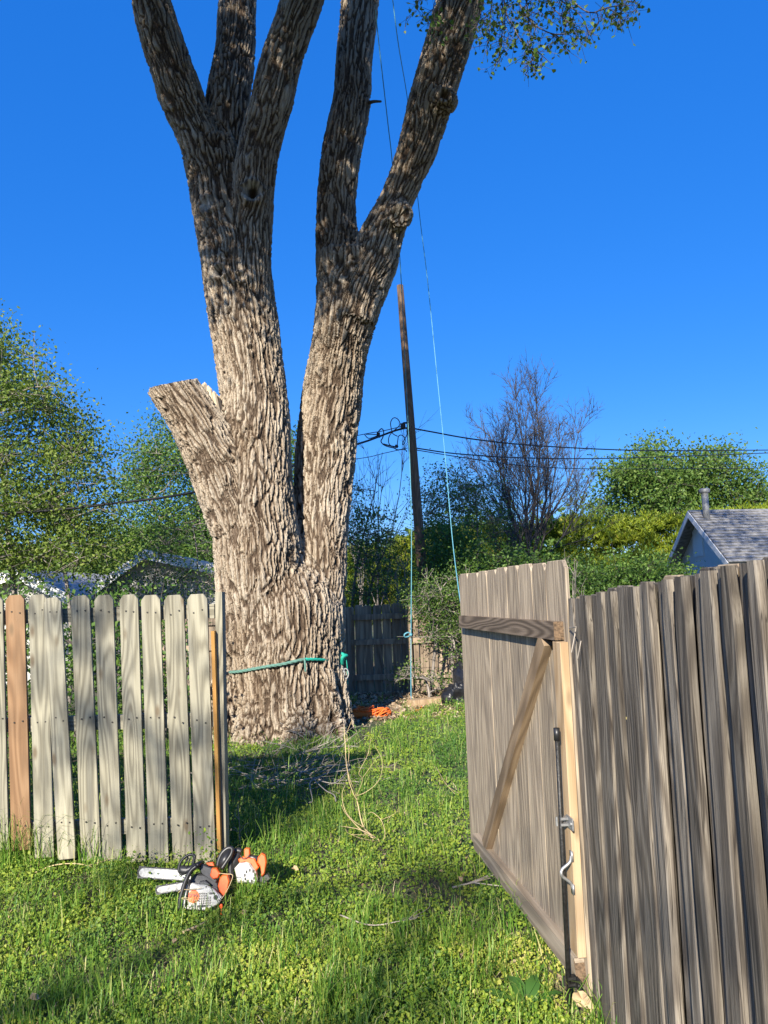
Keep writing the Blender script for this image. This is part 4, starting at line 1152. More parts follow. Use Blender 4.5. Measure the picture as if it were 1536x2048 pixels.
for i in range(5):
    m.tube(curve_pts([(0.15, rng.uniform(-.1, .1), .03), (0.30, rng.uniform(-.1, .15), .10 + .02 * i), (0.37, rng.uniform(-.12, .12), .06), (0.25, rng.uniform(-.1, .1), .015)], 5), 0.011, 6)
o = m.build('rope_coil', M_orope, None, True); o.location = c; o.scale = (0.85, 0.85, 0.72)
tag(o, 'heap of bright orange rope on bare soil beside the big trunk', 'rope')
P = [gnd(x, y) + Vector((0, 0, z)) for x, y, z in ((800, 1437, .015), (822, 1432, .03), (843, 1422, .04), (838, 1415, .03), (825, 1410, .03), (822, 1402, .06), (824, 1412, .02), (835, 1425, .03), (852, 1418, .02), (862, 1414, .02))]
cable('loose_rope', P, 0.010, 'loose orange rope end curling beside the short tan plank', M_orope, cat='rope')
# plank and black bag
a_, b_ = gnd(822, 1418), gnd(893, 1410)
m = MB().prism([(0, 0), ((b_ - a_).length, 0), ((b_ - a_).length, 0.11), (0.01, 0.115)], -0.02, 0.14, 0.004)
o = m.build('plank', M_stile); o.location = a_ + Vector((0, 0, gz1(a_.x, a_.y) - 0.01)); o.rotation_euler = (0, 0, math.atan2(b_.y - a_.y, b_.x - a_.x))
tag(o, 'short thick tan plank lying at the edge of the grass by the bag', 'plank')
def bag(c, s, seed, label):
    V, q = sphere((0, 0, 0), 1.0, 22); V = V * s
    n1 = vnoise(V * 6 + seed, seed); n2 = vnoise(V * [16, 16, 5] + seed, seed + 1)
    V *= (1 + (n1 - 0.5) * 1.0 + np.abs(n2 - 0.5) * 0.8)[:, None]
    V[:, 2] = np.maximum(V[:, 2] + s[2] * 0.75, 0)
    o = mk('trash_bag', V, q, M_bag); o.location = c
    return tag(o, label, 'bag')
c = gnd(905, 1415); bag((c.x + .07, c.y + .15, 0), np.array([0.18, 0.16, 0.17]), 4, 'crumpled black plastic bag on the ground just left of the gate edge')
bag((c.x + .27, c.y + .45, 0), np.array([0.2, 0.2, 0.33]), 9, 'taller black bag behind the crumpled one, half hidden by the gate')
# ------------------------------------------------------------------ chainsaws
def saw_xz(px, py): return ((px - 750) / 1500.0, (720 - py) / 1500.0)
def P2(*l): return [saw_xz(*p) for p in l]
def T3(pts, y): return [(saw_xz(a, b)[0], y, saw_xz(a, b)[1]) for a, b in pts]
sg = gnd(230 + 750 / 4.389, 1640 + 722 / 4.389, 0.05)
saw = empty('chainsaw', (sg.x, sg.y, 0.045 + gz1(sg.x, sg.y)), 'white and orange chainsaw lying in the grass, cutting bar pointing left', 'chainsaw')
saw.rotation_euler = (R(-14), R(1), R(4))
m = MB().prism(P2((600, 555), (690, 528), (730, 540), (800, 545), (860, 580), (935, 640), (905, 690), (870, 705), (800, 732), (720, 728), (645, 715), (585, 690)), -0.05, -0.005, 0.006)
cover = m.build('clutch_cover', M_white, saw)
m = MB()
for i in range(6):
    for j in range(9):
        x, y = 752 + i * 17, 606 + j * 12 + i * 1.5
        if i >= 4 and (j < 2 or j > 7): continue
        p = saw_xz(x, y); m.box((p[0], -0.0505, p[1]), (0.0042, 0.0008, 0.0024))
for i in range(7):
    p = saw_xz(655 + i * 16, 700 + (i % 2)); m.box((p[0], -0.0505, p[1]), (0.0035, 0.0008, 0.0022))
m.build('cover_vents', M_black, cover)
cp = saw_xz(702, 628)
m = MB().prism([(cp[0] + 0.031 * math.cos(a), cp[1] + 0.032 * math.sin(a)) for a in np.linspace(0, 2 * np.pi, 28, endpoint=False)], -0.0515, -0.046)
m.build('badge', M_orange, cover)
fc = bpy.data.curves.new('lettering', 'FONT'); fc.body = 'STIHL'; fc.size = 0.021; fc.extrude = 0.0006; fc.align_x = 'CENTER'; fc.align_y = 'CENTER'; fc.offset = 0.0004
fo = bpy.data.objects.new('lettering_src', fc); COL.objects.link(fo); bpy.context.view_layer.update()
lm = bpy.data.meshes.new_from_object(fo.evaluated_get(bpy.context.evaluated_depsgraph_get())); bpy.data.objects.remove(fo)
lm.materials.clear(); lm.materials.append(M_dgrey)
lo = bpy.data.objects.new('lettering', lm); COL.objects.link(lo); lo.parent = cover
lo.location = (cp[0], -0.0525, cp[1] + 0.006); lo.rotation_euler = (R(90), R(2), 0)
m = MB().tube([(saw_xz(880, 640)[0], -0.053, saw_xz(880, 640)[1]), (saw_xz(880, 640)[0], -0.045, saw_xz(880, 640)[1])], 0.012, 14).build('bar_nut', M_black, cover)
# engine housing behind the cover
m = MB().prism(P2((690, 470), (760, 470), (880, 520), (900, 640), (860, 690), (680, 680), (640, 540)), -0.004, 0.09, 0.008).build('engine_housing', M_dgrey, saw)
m = MB().prism(P2((740, 392), (850, 432), (845, 500), (880, 520), (870, 540), (755, 470), (735, 440)), -0.02, 0.05, 0.006).build('rear_grip', M_dgrey, saw)
m = MB().prism(P2((775, 388), (835, 385), (850, 415), (800, 410)), 0.0, 0.05, 0.004).build('top_cap', M_orange, saw)
m = MB().prism(P2((838, 424), (875, 425), (905, 465), (890, 500), (850, 508), (825, 480)), -0.045, 0.02, 0.006).build('throttle_guard', M_orange, saw)
m = MB().prism(P2((905, 500), (925, 478), (965, 480), (982, 530), (965, 610), (940, 638), (905, 600), (890, 560)), -0.04, 0.04, 0.006).build('air_filter_cover', M_orange, saw)
m = MB().prism(P2((745, 520), (790, 515), (830, 545), (800, 560), (740, 545)), -0.045, 0.0, 0.004).build('chain_brake_housing', M_dgrey, saw)
m = MB()
for x_, y_ in ((612, 560), (680, 705), (800, 560), (905, 660), (640, 690)):
    q_ = saw_xz(x_, y_); m.tube([(q_[0], -0.0525, q_[1]), (q_[0], -0.048, q_[1])], 0.0042, 8)
for x_, y_, w_, h_ in ((780, 700, .03, .006), (690, 575, .022, .004), (850, 610, .016, .005)):
    q_ = saw_xz(x_, y_); m.box((q_[0], -0.0503, q_[1]), (w_, 0.0006, h_))
tag(m.build('cover_screws', M_dgrey, cover), kind='stuff')
# bar and chain
M_scab = plain('worn_white', (0.38, 0.38, 0.37), 0.55, 0, 0.45, 55)
M_barsteel = plain('scuffed_steel', (0.24, 0.24, 0.24), 0.5, 0.3, 0.4, 70)
def bar_mesh(p0, p1, w, y, parent, chain=True):
    a, b = np.array(saw_xz(*p0)), np.array(saw_xz(*p1)); d = (b - a) / np.linalg.norm(b - a); n = np.array([-d[1], d[0]])
    pts = [a + n * w / 2, a - n * w / 2] + [b + (-n * math.cos(t) + d * math.sin(t)) * w / 2 for t in np.linspace(0.0, math.pi, 10)]
    bar = MB().prism(pts, y - 0.0025, y + 0.0025).build('guide_bar', M_scab if chain == 2 else M_barsteel, parent)
    m = MB(); out = [a - n * (w / 2 + .003)] + [b + (-n * math.cos(t) + d * math.sin(t)) * (w / 2 + .003) for t in np.linspace(0.0, math.pi, 10)] + [a + n * (w / 2 + .003)]
    P = curve_pts([(p[0], y, p[1]) for p in out], 6)
    m.tube(P, 0.0036, 5)
    for q in P[::2]: m.box(q, (0.004, 0.003, 0.005))
    m.build('saw_chain', M_dgrey, bar)
    return bar
bar_mesh((640, 545), (420, 572), 0.030, -0.02, saw)
# front handle and hand guard
m = MB().tube(curve_pts(T3([(720, 400), (675, 435), (640, 500), (615, 580), (600, 650), (595, 712)], -0.062), 5), 0.0125, 10)
m.tube(curve_pts([(*saw_xz(720, 400)[:1], -0.062, saw_xz(720, 400)[1]), (saw_xz(735, 385)[0], -0.03, saw_xz(735, 385)[1]), (saw_xz(735, 390)[0], 0.05, saw_xz(735, 390)[1]), (saw_xz(720, 440)[0], 0.09, saw_xz(720, 440)[1])], 5), 0.0125, 10)
m.tube(T3([(668, 500), (655, 580), (645, 700)], -0.05), 0.007, 8)
m.tube([(saw_xz(595, 710)[0], -0.062, saw_xz(595, 710)[1]), (saw_xz(660, 700)[0], -0.02, saw_xz(660, 700)[1])], 0.011, 8)
m.build('front_handle', M_black, saw, True)
m = MB().tube(curve_pts(T3([(600, 470), (570, 435), (572, 390), (600, 345), (645, 318), (688, 325), (690, 350), (675, 410), (650, 450)], -0.03), 5), 0.0075, 8)
m.prism(P2((575, 400), (640, 405), (720, 375), (745, 385), (735, 415), (650, 455), (605, 470), (575, 445)), -0.045, 0.03, 0.005)
m.tube(T3([(605, 400), (640, 340)], -0.03), 0.005, 6); m.tube(T3([(640, 405), (655, 345)], -0.03), 0.0035, 6)
m.build('hand_guard', M_black, saw, True)
m = MB().tube(curve_pts(T3([(870, 420), (880, 370), (905, 320), (950, 285), (985, 290), (980, 330), (940, 390), (905, 440)], 0.02), 5), 0.012, 9)
m.prism(P2((885, 380), (930, 300), (985, 290), (975, 350), (930, 430), (880, 430)), 0.01, 0.03)
m.build('rear_handle', M_black, saw, True)
m = MB().tube(curve_pts(T3([(925, 690), (935, 740), (925, 800), (915, 850)], -0.05), 5), 0.007, 7); m.tube(curve_pts(T3([(915, 700), (940, 760), (930, 835)], -0.04), 5), 0.006, 6)
m.build('tie_strap', M_orange, saw, True)
m = MB().tube(curve_pts(T3([(590, 635), (640, 630), (715, 645), (735, 655), (700, 652), (590, 632)], -0.07), 6), 0.0016, 5)
m.tube(curve_pts(T3([(585, 590), (620, 570), (690, 575), (770, 565)], -0.07), 6), 0.0016, 5)
m.tube(curve_pts(T3([(900, 462), (960, 470), (1010, 480), (1000, 530), (960, 610), (930, 650)], -0.06), 6), 0.0018, 5)
m.build('starter_cord', M_stalk, saw)

saw2 = empty('chainsaw', (sg.x - 0.01, sg.y + 0.09, 0.04 + gz1(sg.x, sg.y)), 'second chainsaw, white and orange, half hidden behind the grass tuft and the front saw', 'chainsaw')
saw2.rotation_euler = (R(-14), R(1), R(4))
dz = 0.0
MB().prism(P2((1010, 470), (1060, 420), (1130, 425), (1190, 500), (1205, 560), (1190, 600), (1120, 590), (1040, 580)), -0.045, 0.03, 0.012).build('engine_housing', M_white, saw2)
m = MB()
for a in np.linspace(0.2, 5.8, 9):
    p = saw_xz(1140, 530); m.box((p[0] + .028 * math.cos(a), -0.047, p[1] + .028 * math.sin(a)), (0.004, 0.002, 0.007))
m.build('starter_vents', M_black, saw2)
MB().prism(P2((1040, 400), (1080, 380), (1180, 400), (1215, 470), (1190, 495), (1160, 440), (1090, 415), (1050, 425)), -0.05, 0.03, 0.006).build('top_cover', M_orange, saw2)
MB().prism(P2((1085, 330), (1100, 315), (1130, 320), (1135, 370), (1120, 405), (1090, 400)), -0.04, 0.02, 0.006).build('filler_cap', M_orange, saw2)
MB().prism(P2((1205, 390), (1235, 358), (1265, 375), (1278, 430), (1262, 520), (1240, 542), (1228, 470), (1200, 430)), -0.055, 0.03, 0.008).build('handle_grip', M_orange, saw2)
m = MB().tube(curve_pts(T3([(985, 560), (975, 450), (990, 360), (1030, 335), (1060, 345)], -0.02), 6), 0.017, 9)
m.prism(P2((965, 400), (1000, 330), (1060, 340), (1045, 420), (1010, 480), (970, 500)), -0.03, 0.04, 0.006)
m.prism(P2((1120, 375), (1200, 385), (1215, 420), (1150, 425)), -0.04, 0.03, 0.004)
m.build('body_frame', M_black, saw2, True); m = MB()
m.prism(P2((1215, 540), (1290, 520), (1315, 560), (1260, 600), (1215, 590)), -0.03, 0.03, 0.006)
m.tube(curve_pts(T3([(1060, 370), (1080, 395), (1115, 390), (1135, 365)], -0.06), 5), 0.0025, 6)
m.build('muffler_guard', M_black, saw2)
bar_mesh((640, 520), (240, 478), 0.047, 0.02, saw2, 2)

# ------------------------------------------------------------------ houses
M_shingle = plain('shingle', (0.25, 0.24, 0.225), 0.9, 0, 0.45, 9, 0.4)
ap, rb, bb = at(1376, 1021, 18.0), at(1457, 1124, 15.6), at(1330, 1135, 20.6)
ridge_dir = (at(1620, 1000, 18.6) - ap).normalized(); ridge_dir.z = 0; ridge_dir.normalize()
house = empty('white_house', (ap.x, ap.y, 0), 'white gabled house with grey shingle roof beyond the right fence', 'house')
hl = house.location
def hp(v): return Vector(v) - hl
LEN = 9.0
slope_f = (rb - ap); slope_b = (bb - ap)
m = MB()
ins = ridge_dir * 0.35
g = [Vector((rb.x, rb.y, -0.1)) + ins, Vector((bb.x, bb.y, -0.1)) + ins, bb + ins - Vector((0, 0, .06)), ap + ins - Vector((0, 0, .06)), rb + ins - Vector((0, 0, .06))]
V = [hp(p) for p in g] + [hp(p + ridge_dir * (LEN - .7)) for p in g]
m.add([tuple(v) for v in V], [[[0, 1, 2, 3, 4], [9, 8, 7, 6, 5]], [[0, 4, 9, 5], [1, 6, 7, 2], [0, 5, 6, 1]]])
m.build('wall', M_wallw, house)
def roof_courses(p_ridge, slope, n, thick, parent, mat):
    nrm = slope.cross(ridge_dir).normalized()
    if nrm.z < 0: nrm = -nrm
    for k in range(n):
        a = p_ridge + slope * (k / n); b = p_ridge + slope * ((k + 1.08) / n)
        lo = nrm * 0.012; hi = nrm * (0.012 + thick)
        q = [a + lo, a + ridge_dir * LEN + lo, b + ridge_dir * LEN + hi, b + hi]
        q2 = [x - nrm * 0.012 for x in q]
        MB().add([tuple(hp(x)) for x in q + q2], [[[0, 1, 2, 3], [7, 6, 5, 4], [3, 2, 6, 7], [0, 3, 7, 4], [1, 5, 6, 2]]]).build('shingle_row', mat, parent)
rf = MB()
for sl in (slope_f, slope_b):
    nrm = sl.cross(ridge_dir).normalized(); nrm = nrm if nrm.z > 0 else -nrm
    q = [ap, ap + ridge_dir * LEN, ap + sl + ridge_dir * LEN, ap + sl]
    rf.add([tuple(hp(x)) for x in q] + [tuple(hp(x - nrm * 0.08)) for x in q], [[[0, 1, 2, 3], [7, 6, 5, 4], [0, 3, 7, 4], [1, 5, 6, 2], [3, 2, 6, 7], [0, 4, 5, 1]]])
rfo = rf.build('roof', M_shingle, house)
roof_courses(ap, slope_f * 1.01, 18, 0.02, rfo, M_shingle)
m = MB()
for sl in (slope_f, slope_b):
    a, b = ap - Vector((0, 0, .10)) - ridge_dir * .02, ap + sl - Vector((0, 0, .10)) - ridge_dir * .02
    q = [a + Vector((0, 0, .085)), b + Vector((0, 0, .085)), b - Vector((0, 0, .07)), a - Vector((0, 0, .07))]
    m.add([tuple(hp(x)) for x in q] + [tuple(hp(x + ridge_dir * .025)) for x in q], [[[0, 1, 2, 3], [7, 6, 5, 4], [3, 2, 6, 7], [0, 4, 5, 1]]])
m.build('bargeboard', M_wallw, house)
gdv = (rb - bb); gdv.z = 0; gdv.normalize()
for k in range(9):
    cpt = bb.lerp(rb, 0.50 - 0.016 * k) ; cpt.z = ap.z - 0.55
    hh = 0.42 - 0.0 * k
    o = MB().box((0, 0, 0), (0.022, 0.02, hh), None).build('vent_slat', M_wallw, house)
    o.location = hp(cpt + ridge_dir * 0.30 - Vector((0, 0, 0.10))); o.rotation_euler = (0, 0, math.atan2(gdv.y, gdv.x) + 0.5)
pv = at(1412, 1022, 17.6)
m = MB().tube([hp(pv - Vector((0, 0, .3))), hp(pv + Vector((0, 0, .42)))], 0.075, 12)
m.tube([hp(pv + Vector((0, 0, .40))), hp(pv + Vector((0, 0, .43))), hp(pv + Vector((0, 0, .50))), hp(pv + Vector((0, 0, .52)))], [0.07, 0.12, 0.12, 0.09], 12)
m.build('vent_pipe', plain('dull_pipe', (0.25, 0.25, 0.25), 0.6, 0.3, 0.2, 20), house, True)

M_roofw = plain('pale_roof', (0.40, 0.385, 0.36), 0.85, 0, 0.12, 5)
def far_house(apx, left, right, D, depth, label):
    a, l, r_ = at(*apx, D), at(*left, D), at(*right, D)
    t = empty('far_house', (a.x, D, 0), label, 'house')
    lo = t.location; dv = Vector((0, depth, 0))
    m = MB(); g = [Vector((l.x + .25, D + .3, -.1)), Vector((r_.x - .25, D + .3, -.1)), Vector((r_.x - .25, D + .3, r_.z - .05)), a + Vector((0, .3, -.12)), Vector((l.x + .25, D + .3, l.z - .05))]
    V = [tuple(p - lo) for p in g] + [tuple(p + dv * .9 - lo) for p in g]
    m.add(V, [[[0, 1, 2, 3, 4], [9, 8, 7, 6, 5]], [[0, 4, 9, 5], [1, 6, 7, 2]]]); m.build('wall', plain('dull_siding', (0.42, 0.41, 0.38), 0.8, 0, 0.1, 4), t)
    m = MB()
    for e in (l, r_):
        q = [a, e, e + dv, a + dv]; q2 = [x - Vector((0, 0, .12)) for x in q]
        m.add([tuple(x - lo) for x in q + q2], [[[0, 1, 2, 3], [7, 6, 5, 4], [0, 4, 5, 1], [1, 5, 6, 2], [2, 6, 7, 3]]])
    m.build('roof', M_roofw, t)
    m = MB()
    for e in (l, r_):
        q = [a + Vector((0, -.02, .02)), e + Vector((0, -.02, .02)), e + Vector((0, -.02, -.2)), a + Vector((0, -.02, -.2))]
        m.add([tuple(x - lo) for x in q] + [tuple(x + Vector((0, .05, 0)) - lo) for x in q], [[[0, 1, 2, 3], [7, 6, 5, 4], [3, 2, 6, 7], [0, 4, 5, 1]]])
    m.build('bargeboard', M_wallw, t)
    return t
far_house((288, 1100), (140, 1206), (470, 1140), 17.0, 4, 'white gabled house seen through the trees behind the picket fence')
far_house((30, 1138), (-160, 1205), (150, 1196), 15.6, 5, 'low house with pale roof at the far left behind the trees')

# ------------------------------------------------------------------ trees and shrubs
leafy('spring_tree', 'tall loose tree with fresh yellow green leaves at the left edge', 'tree',
      [(-140, 760), (-60, 640), (0, 650), (20, 690), (60, 690), (95, 770), (140, 785), (125, 830), (185, 860), (188, 915), (165, 930), (215, 965), (222, 1020), (205, 1080), (225, 1110), (150, 1135), (60, 1130), (-140, 1150)],
      13.2, 1.3, 215, 240, 0.24, 0.066, M_lf_spring, M_branch2, [[(30, 1230, 13.2), (20, 1100, 13.2), (5, 950, 13.2), (-10, 800, 13.3), (5, 690, 13.3)], [(140, 1230, 12.9), (120, 1090, 12.9), (100, 960, 13.0)]], seed=21, up=0.2, twigs=9)
leafy('leafy_tree', 'darker green bushy tree between the left tree and the big trunk', 'tree',
      [(235, 1000), (280, 945), (285, 900), (315, 860), (330, 840), (345, 870), (390, 900), (420, 1000), (460, 1060), (470, 1200), (190, 1210), (215, 1090)],
      23.5, 1.2, 150, 230, 0.35, 0.10, M_lf_dark, M_branch2, [[(345, 1190, 23.5), (350, 1080, 23.5), (340, 960, 23.4), (335, 880, 23.4)], [(410, 1190, 23), (405, 1100, 23), (395, 1000, 23)]], seed=22, twigs=7)
leafy('veil_shrub', 'thin leggy shrub in front of the white gabled house, behind the pickets', 'shrub', [(200, 1130), (270, 1115), (330, 1060), (420, 1040), (440, 1200), (180, 1200)], 15.6, 0.5, 48, 70, 0.2, 0.06, M_lf_dark, M_branch2, [[(390, 1230, 15.6), (395, 1120, 15.6), (385, 1050, 15.6)], [(300, 1230, 15.6), (310, 1150, 15.6), (320, 1100, 15.6)], [(235, 1230, 15.6), (240, 1160, 15.6)]], seed=61, twigs=9)
leafy('leafy_tree', 'green tree showing in the narrow gap between the two main trunks', 'tree', [(560, 880), (590, 830), (605, 900), (640, 1000), (640, 1150), (520, 1150)], 19, 1.2, 40, 180, 0.3, 0.085, M_lf_dark, M_branch, [[(590, 1230, 19), (588, 1000, 19), (590, 880, 19)]], seed=23)
leafy('understorey_shrub', 'dark shrubs filling the shade behind the picket fence', 'shrub', [(-150, 1195), (385, 1195), (370, 1440), (-150, 1460)], 9.4, 1.3, 80, 120, 0.22, 0.07, M_lf_dark, M_branch, [[(150, 1480, 9.2), (160, 1300, 9.2)], [(330, 1480, 9.0), (330, 1300, 9.0)], [(20, 1470, 9.2), (20, 1300, 9.2)]], seed=24)
leafy('slender_tree', 'slender dark leaved sapling beside the big trunk, above the dark fence', 'tree', [(705, 985), (725, 960), (745, 1010), (790, 1040), (800, 1120), (780, 1195), (700, 1205), (696, 1060)], 13.8, 0.8, 60, 55, 0.17, 0.055, M_lf_dark, M_branch, [[(700, 1395, 13.8), (705, 1200, 13.8), (725, 1080, 13.8), (745, 1000, 13.7), (765, 905, 13.7)], [(716, 1390, 13.8), (740, 1180, 13.7), (775, 1090, 13.6)]], seed=25, twigs=8)
leafy('flowering_shrub', 'bright green climbing shrub covering the back fence behind the gate', 'shrub', [(800, 1185), (840, 1165), (880, 1150), (930, 1140), (960, 1180), (990, 1390), (935, 1360), (905, 1340), (900, 1290), (850, 1290), (848, 1240), (830, 1215)], 12.15, 0.4, 95, 110, 0.13, 0.042, M_lf_shrub, M_branch2, [[(915, 1405, 12.2), (905, 1330, 12.2), (900, 1240, 12.2)], [(860, 1400, 12.3), (870, 1300, 12.3), (880, 1220, 12.2)]], seed=26, twigs=9)
leafy('flowering_shrub', 'sparse low sprig growing out sideways in front of the dark fence', 'shrub', [(775, 1360), (785, 1330), (830, 1320), (850, 1330), (900, 1360), (890, 1385), (830, 1370)], 11.9, 0.3, 20, 30, 0.08, 0.04, M_lf_shrub, M_branch2, [[(860, 1408, 11.9), (855, 1370, 11.9), (840, 1345, 11.9)]], seed=27, twigs=8)
leafy('dark_shrub', 'dense dark green shrubs under the bare tree, behind the gate', 'shrub', [(840, 1110), (880, 1050), (930, 1085), (990, 1105), (1050, 1120), (1120, 1130), (1180, 1140), (1250, 1145), (1310, 1120), (1330, 1150), (1400, 1150), (1420, 1230), (840, 1230)], 16.0, 1.2, 210, 230, 0.24, 0.07, M_lf_dark, M_branch, [[(900, 1260, 16), (900, 1150, 16)], [(1020, 1260, 16), (1020, 1150, 16)], [(1150, 1260, 16), (1150, 1150, 16)], [(1300, 1260, 16.2), (1300, 1160, 16.2)]], seed=28)
leafy('loose_bush', 'loose grey green bush with thin twigs right of the pole', 'shrub', [(850, 990), (870, 940), (890, 950), (930, 940), (985, 960), (1000, 1030), (990, 1090), (850, 1090)], 18.5, 1.0, 80, 70, 0.26, 0.065, M_lf_spring, M_branch2, [[(900, 1240, 18.5), (900, 1060, 18.5), (890, 970, 18.5)], [(960, 1240, 18.5), (955, 1060, 18.5), (950, 980, 18.5)]], seed=29, twigs=12)
for i, (pl_, dd, lab) in enumerate((([(1190, 1040), (1215, 950), (1260, 925), (1290, 905), (1330, 895), (1360, 930), (1370, 1030), (1300, 1050)], 38, 'light green round crowned tree beyond the hedge, left of the house vent pipe'),
                               ([(1350, 1030), (1365, 930), (1400, 900), (1440, 905), (1480, 935), (1510, 950), (1545, 990), (1560, 1060)], 40, 'light green round crowned tree behind the grey shingle roof'))):
    leafy('far_tree', lab, 'tree', pl_, dd, 2.2, 90, 170, 0.55, 0.19, M_lf_far, M_branch, [[((pl_[0][0] + pl_[-2][0]) / 2, 1160, dd), ((pl_[0][0] + pl_[-2][0]) / 2 + 20, 1050, dd), ((pl_[2][0] + pl_[3][0]) / 2 + 20, 960, dd)]], r_twig=0.012, seed=31 + i, group='trees beyond the hedge')
# bright mounded evergreen hedge: each mound is its own sheaf of fans
rng = np.random.default_rng(40)
hc = at(1100, 1100, 25); hedge = empty('evergreen_hedge', (hc.x, hc.y, 0), 'long mounded yellow green evergreen hedge behind the bare tree', 'hedge')
L, DR = [], []
top = [(690, 1090), (760, 1085), (850, 1052), (900, 1048), (960, 1050), (1020, 1045), (1100, 1040), (1160, 1026), (1220, 1030), (1300, 1024), (1380, 1022), (1450, 1012), (1560, 1000)]
for k in range(560):
    px = rng.uniform(690, 1560); ty = np.interp(px, [t[0] for t in top], [t[1] for t in top])
    f = rng.uniform(0, 1) ** 1.3
    c = np.array(at(px, ty + 12 + f * 150 + rng.uniform(0, 14), 25.8 - f * 1.6 + rng.uniform(-.5, .5)))
    m = 170; r_ = rng.uniform(0.28, 0.48)
    u = rng.normal(size=(m, 3)); u[:, 2] = np.abs(u[:, 2]) * 0.9; u[:, 1] -= 0.4; u /= np.linalg.norm(u, axis=1, keepdims=True)
    L.append(c + u * r_ * rng.uniform(0.6, 1.05, (m, 1))); DR.append(u + [0, 0, 0.6])
V, F, ti = leaf_quads(np.concatenate(L), 0.16, rng, 0.1, 0.28, np.concatenate(DR))
ti = np.clip(ti * 0.75 + np.repeat(np.repeat(rng.uniform(-0.12, 0.32, 560), 170), 4), 0, 1)
adopt(mk('foliage', V, [F], M_lf_juniper, attrs={'tint': ('FLOAT', ti)}), hedge)
m = MB()
for px in range(720, 1560, 60):
    a = at(px, 1180, 25.4); m.tube([(a.x - hc.x, a.y - hc.y, -0.05), (a.x - hc.x + .1, a.y - hc.y, 1.4), (a.x - hc.x + .05, a.y - hc.y, 2.6)], [0.09, 0.06, 0.02], 6)
m.build('stems', M_branch, hedge)
# far belt of trees that closes the view
rng = np.random.default_rng(41)
L = []
for k in range(520):
    px = rng.uniform(-300, 1800); D = rng.uniform(46, 60)
    tp = 1085 + 35 * math.sin(px * 0.011) + 22 * math.sin(px * 0.037 + 1)
    c = np.array(at(px, rng.uniform(tp, 1185), D)); L.append(c + rng.normal(size=(110, 3)) * [0.9, 0.9, 0.6])
V, F, ti = leaf_quads(np.concatenate(L), 0.42, rng, 0.2, 0.6)
tag(mk('treeline', V, [F], M_lf_far, attrs={'tint': ('FLOAT', ti)}), 'belt of distant green trees along the horizon', 'trees', kind='stuff')

# bare trees
def bare_tree(name, label, base_px, D, fork_z, stems, spread, length, n1, n2, n3, r0, mat, seed, lean=(0, 0), group=None):
    rng = np.random.default_rng(seed); tw = 0.0008 * D
    b = at(base_px[0], base_px[1], D); t = empty(name, (b.x, D, 0), label, 'tree', group)
    A0, A1, B0, B1 = [], [], [], []
    def limb(p, d, L, r, k, up):
        pts = [p]; d = d / np.linalg.norm(d)
        for i in range(k):
            d = d + rng.normal(size=3) * 0.09 + np.array([0, 0, up]); d /= np.linalg.norm(d)
            pts.append(pts[-1] + d * L / k)
        rr = np.linspace(r, r * 0.2, k + 1)
        A0.extend(pts[:-1]); A1.extend(pts[1:]); B0.extend(rr[:-1]); B1.extend(rr[1:])
        return pts, rr
    def side(pts, j, f, ang):
        d = pts[min(j + 1, len(pts) - 1)] - pts[max(j - 1, 0)]; d /= np.linalg.norm(d)
        n = rng.normal(size=3); n -= d * n.dot(d); n /= np.linalg.norm(n)
        return pts[j], d * math.cos(ang) + n * math.sin(ang)
    tr, trr = limb(np.array([0, 0, -0.1]), np.array([lean[0], lean[1], 1.0]), fork_z + 0.1, r0, 4, 0.05)
    for s in range(stems):
        a = s * 6.283 / stems + rng.uniform(-.4, .4); an = spread * rng.uniform(0.15, 1.0)
        j = rng.integers(len(tr) - 2, len(tr))
        st, sr = limb(tr[min(j, len(tr) - 1)], np.array([math.sin(an) * math.cos(a), math.sin(an) * math.sin(a), math.cos(an)]), length * rng.uniform(0.8, 1.05) * (1.05 - 0.2 * an), r0 * 0.30, 8, 0.10)
        for i in range(n1):
            j = rng.integers(2, 8); p, d = side(st, j, 0, rng.uniform(0.35, 0.75))
            b1, r1 = limb(p, d, length * rng.uniform(0.25, 0.48) * (1.15 - j * 0.08), max(sr[j] * 0.55, tw * 0.6), 5, 0.09)
            for i2 in range(n2):
                j2 = rng.integers(1, 5); p, d = side(b1, j2, 0, rng.uniform(0.35, 0.8))
                b2, r2 = limb(p, d, length * rng.uniform(0.08, 0.17), max(r1[j2] * 0.6, 0.35 * tw), 3, 0.08)
                for i3 in range(n3):
                    p, d = side(b2, rng.integers(1, 3), 0, rng.uniform(0.4, 0.8)); limb(p, d, length * rng.uniform(0.03, 0.07), tw * 0.3, 2, 0.05)
    V, F = prisms(A0, A1, B0, B1, 4)
    mk('branches', V, [F], mat, t, True)
    V, fs = tube(tr, np.array(trr) * 1.02, 9); mk('trunk', V, fs, mat, t, True)
    return t
M_bare = plain('bare_bark', (0.072, 0.062, 0.058), 0.9, 0, 0.35, 6)
bare_tree('bare_tree', 'leafless vase shaped tree with many fine upright twigs above the gate', (1078, 1180), 22, 3.0, 17, 1.05, 4.6, 13, 7, 3, 0.12, M_bare, 50, (-0.03, 0))
bare_tree('bare_tree', 'thin leafless tree with pale stems just left of the pole', (760, 1230), 17, 1.2, 5, 0.3, 4.0, 6, 4, 1, 0.06, M_branch2, 51)
bare_tree('bare_tree', 'low bare sapling of grey twigs close to the right of the big trunk', (726, 1230), 15.5, 0.8, 4, 0.25, 3.6, 5, 3, 1, 0.045, M_branch2, 52)
bare_tree('bare_tree', 'spreading pale bare twigs between the dark fence top and the pole', (800, 1230), 14.3, 1.0, 7, 0.75, 1.3, 6, 4, 2, 0.05, M_branch2, 53)
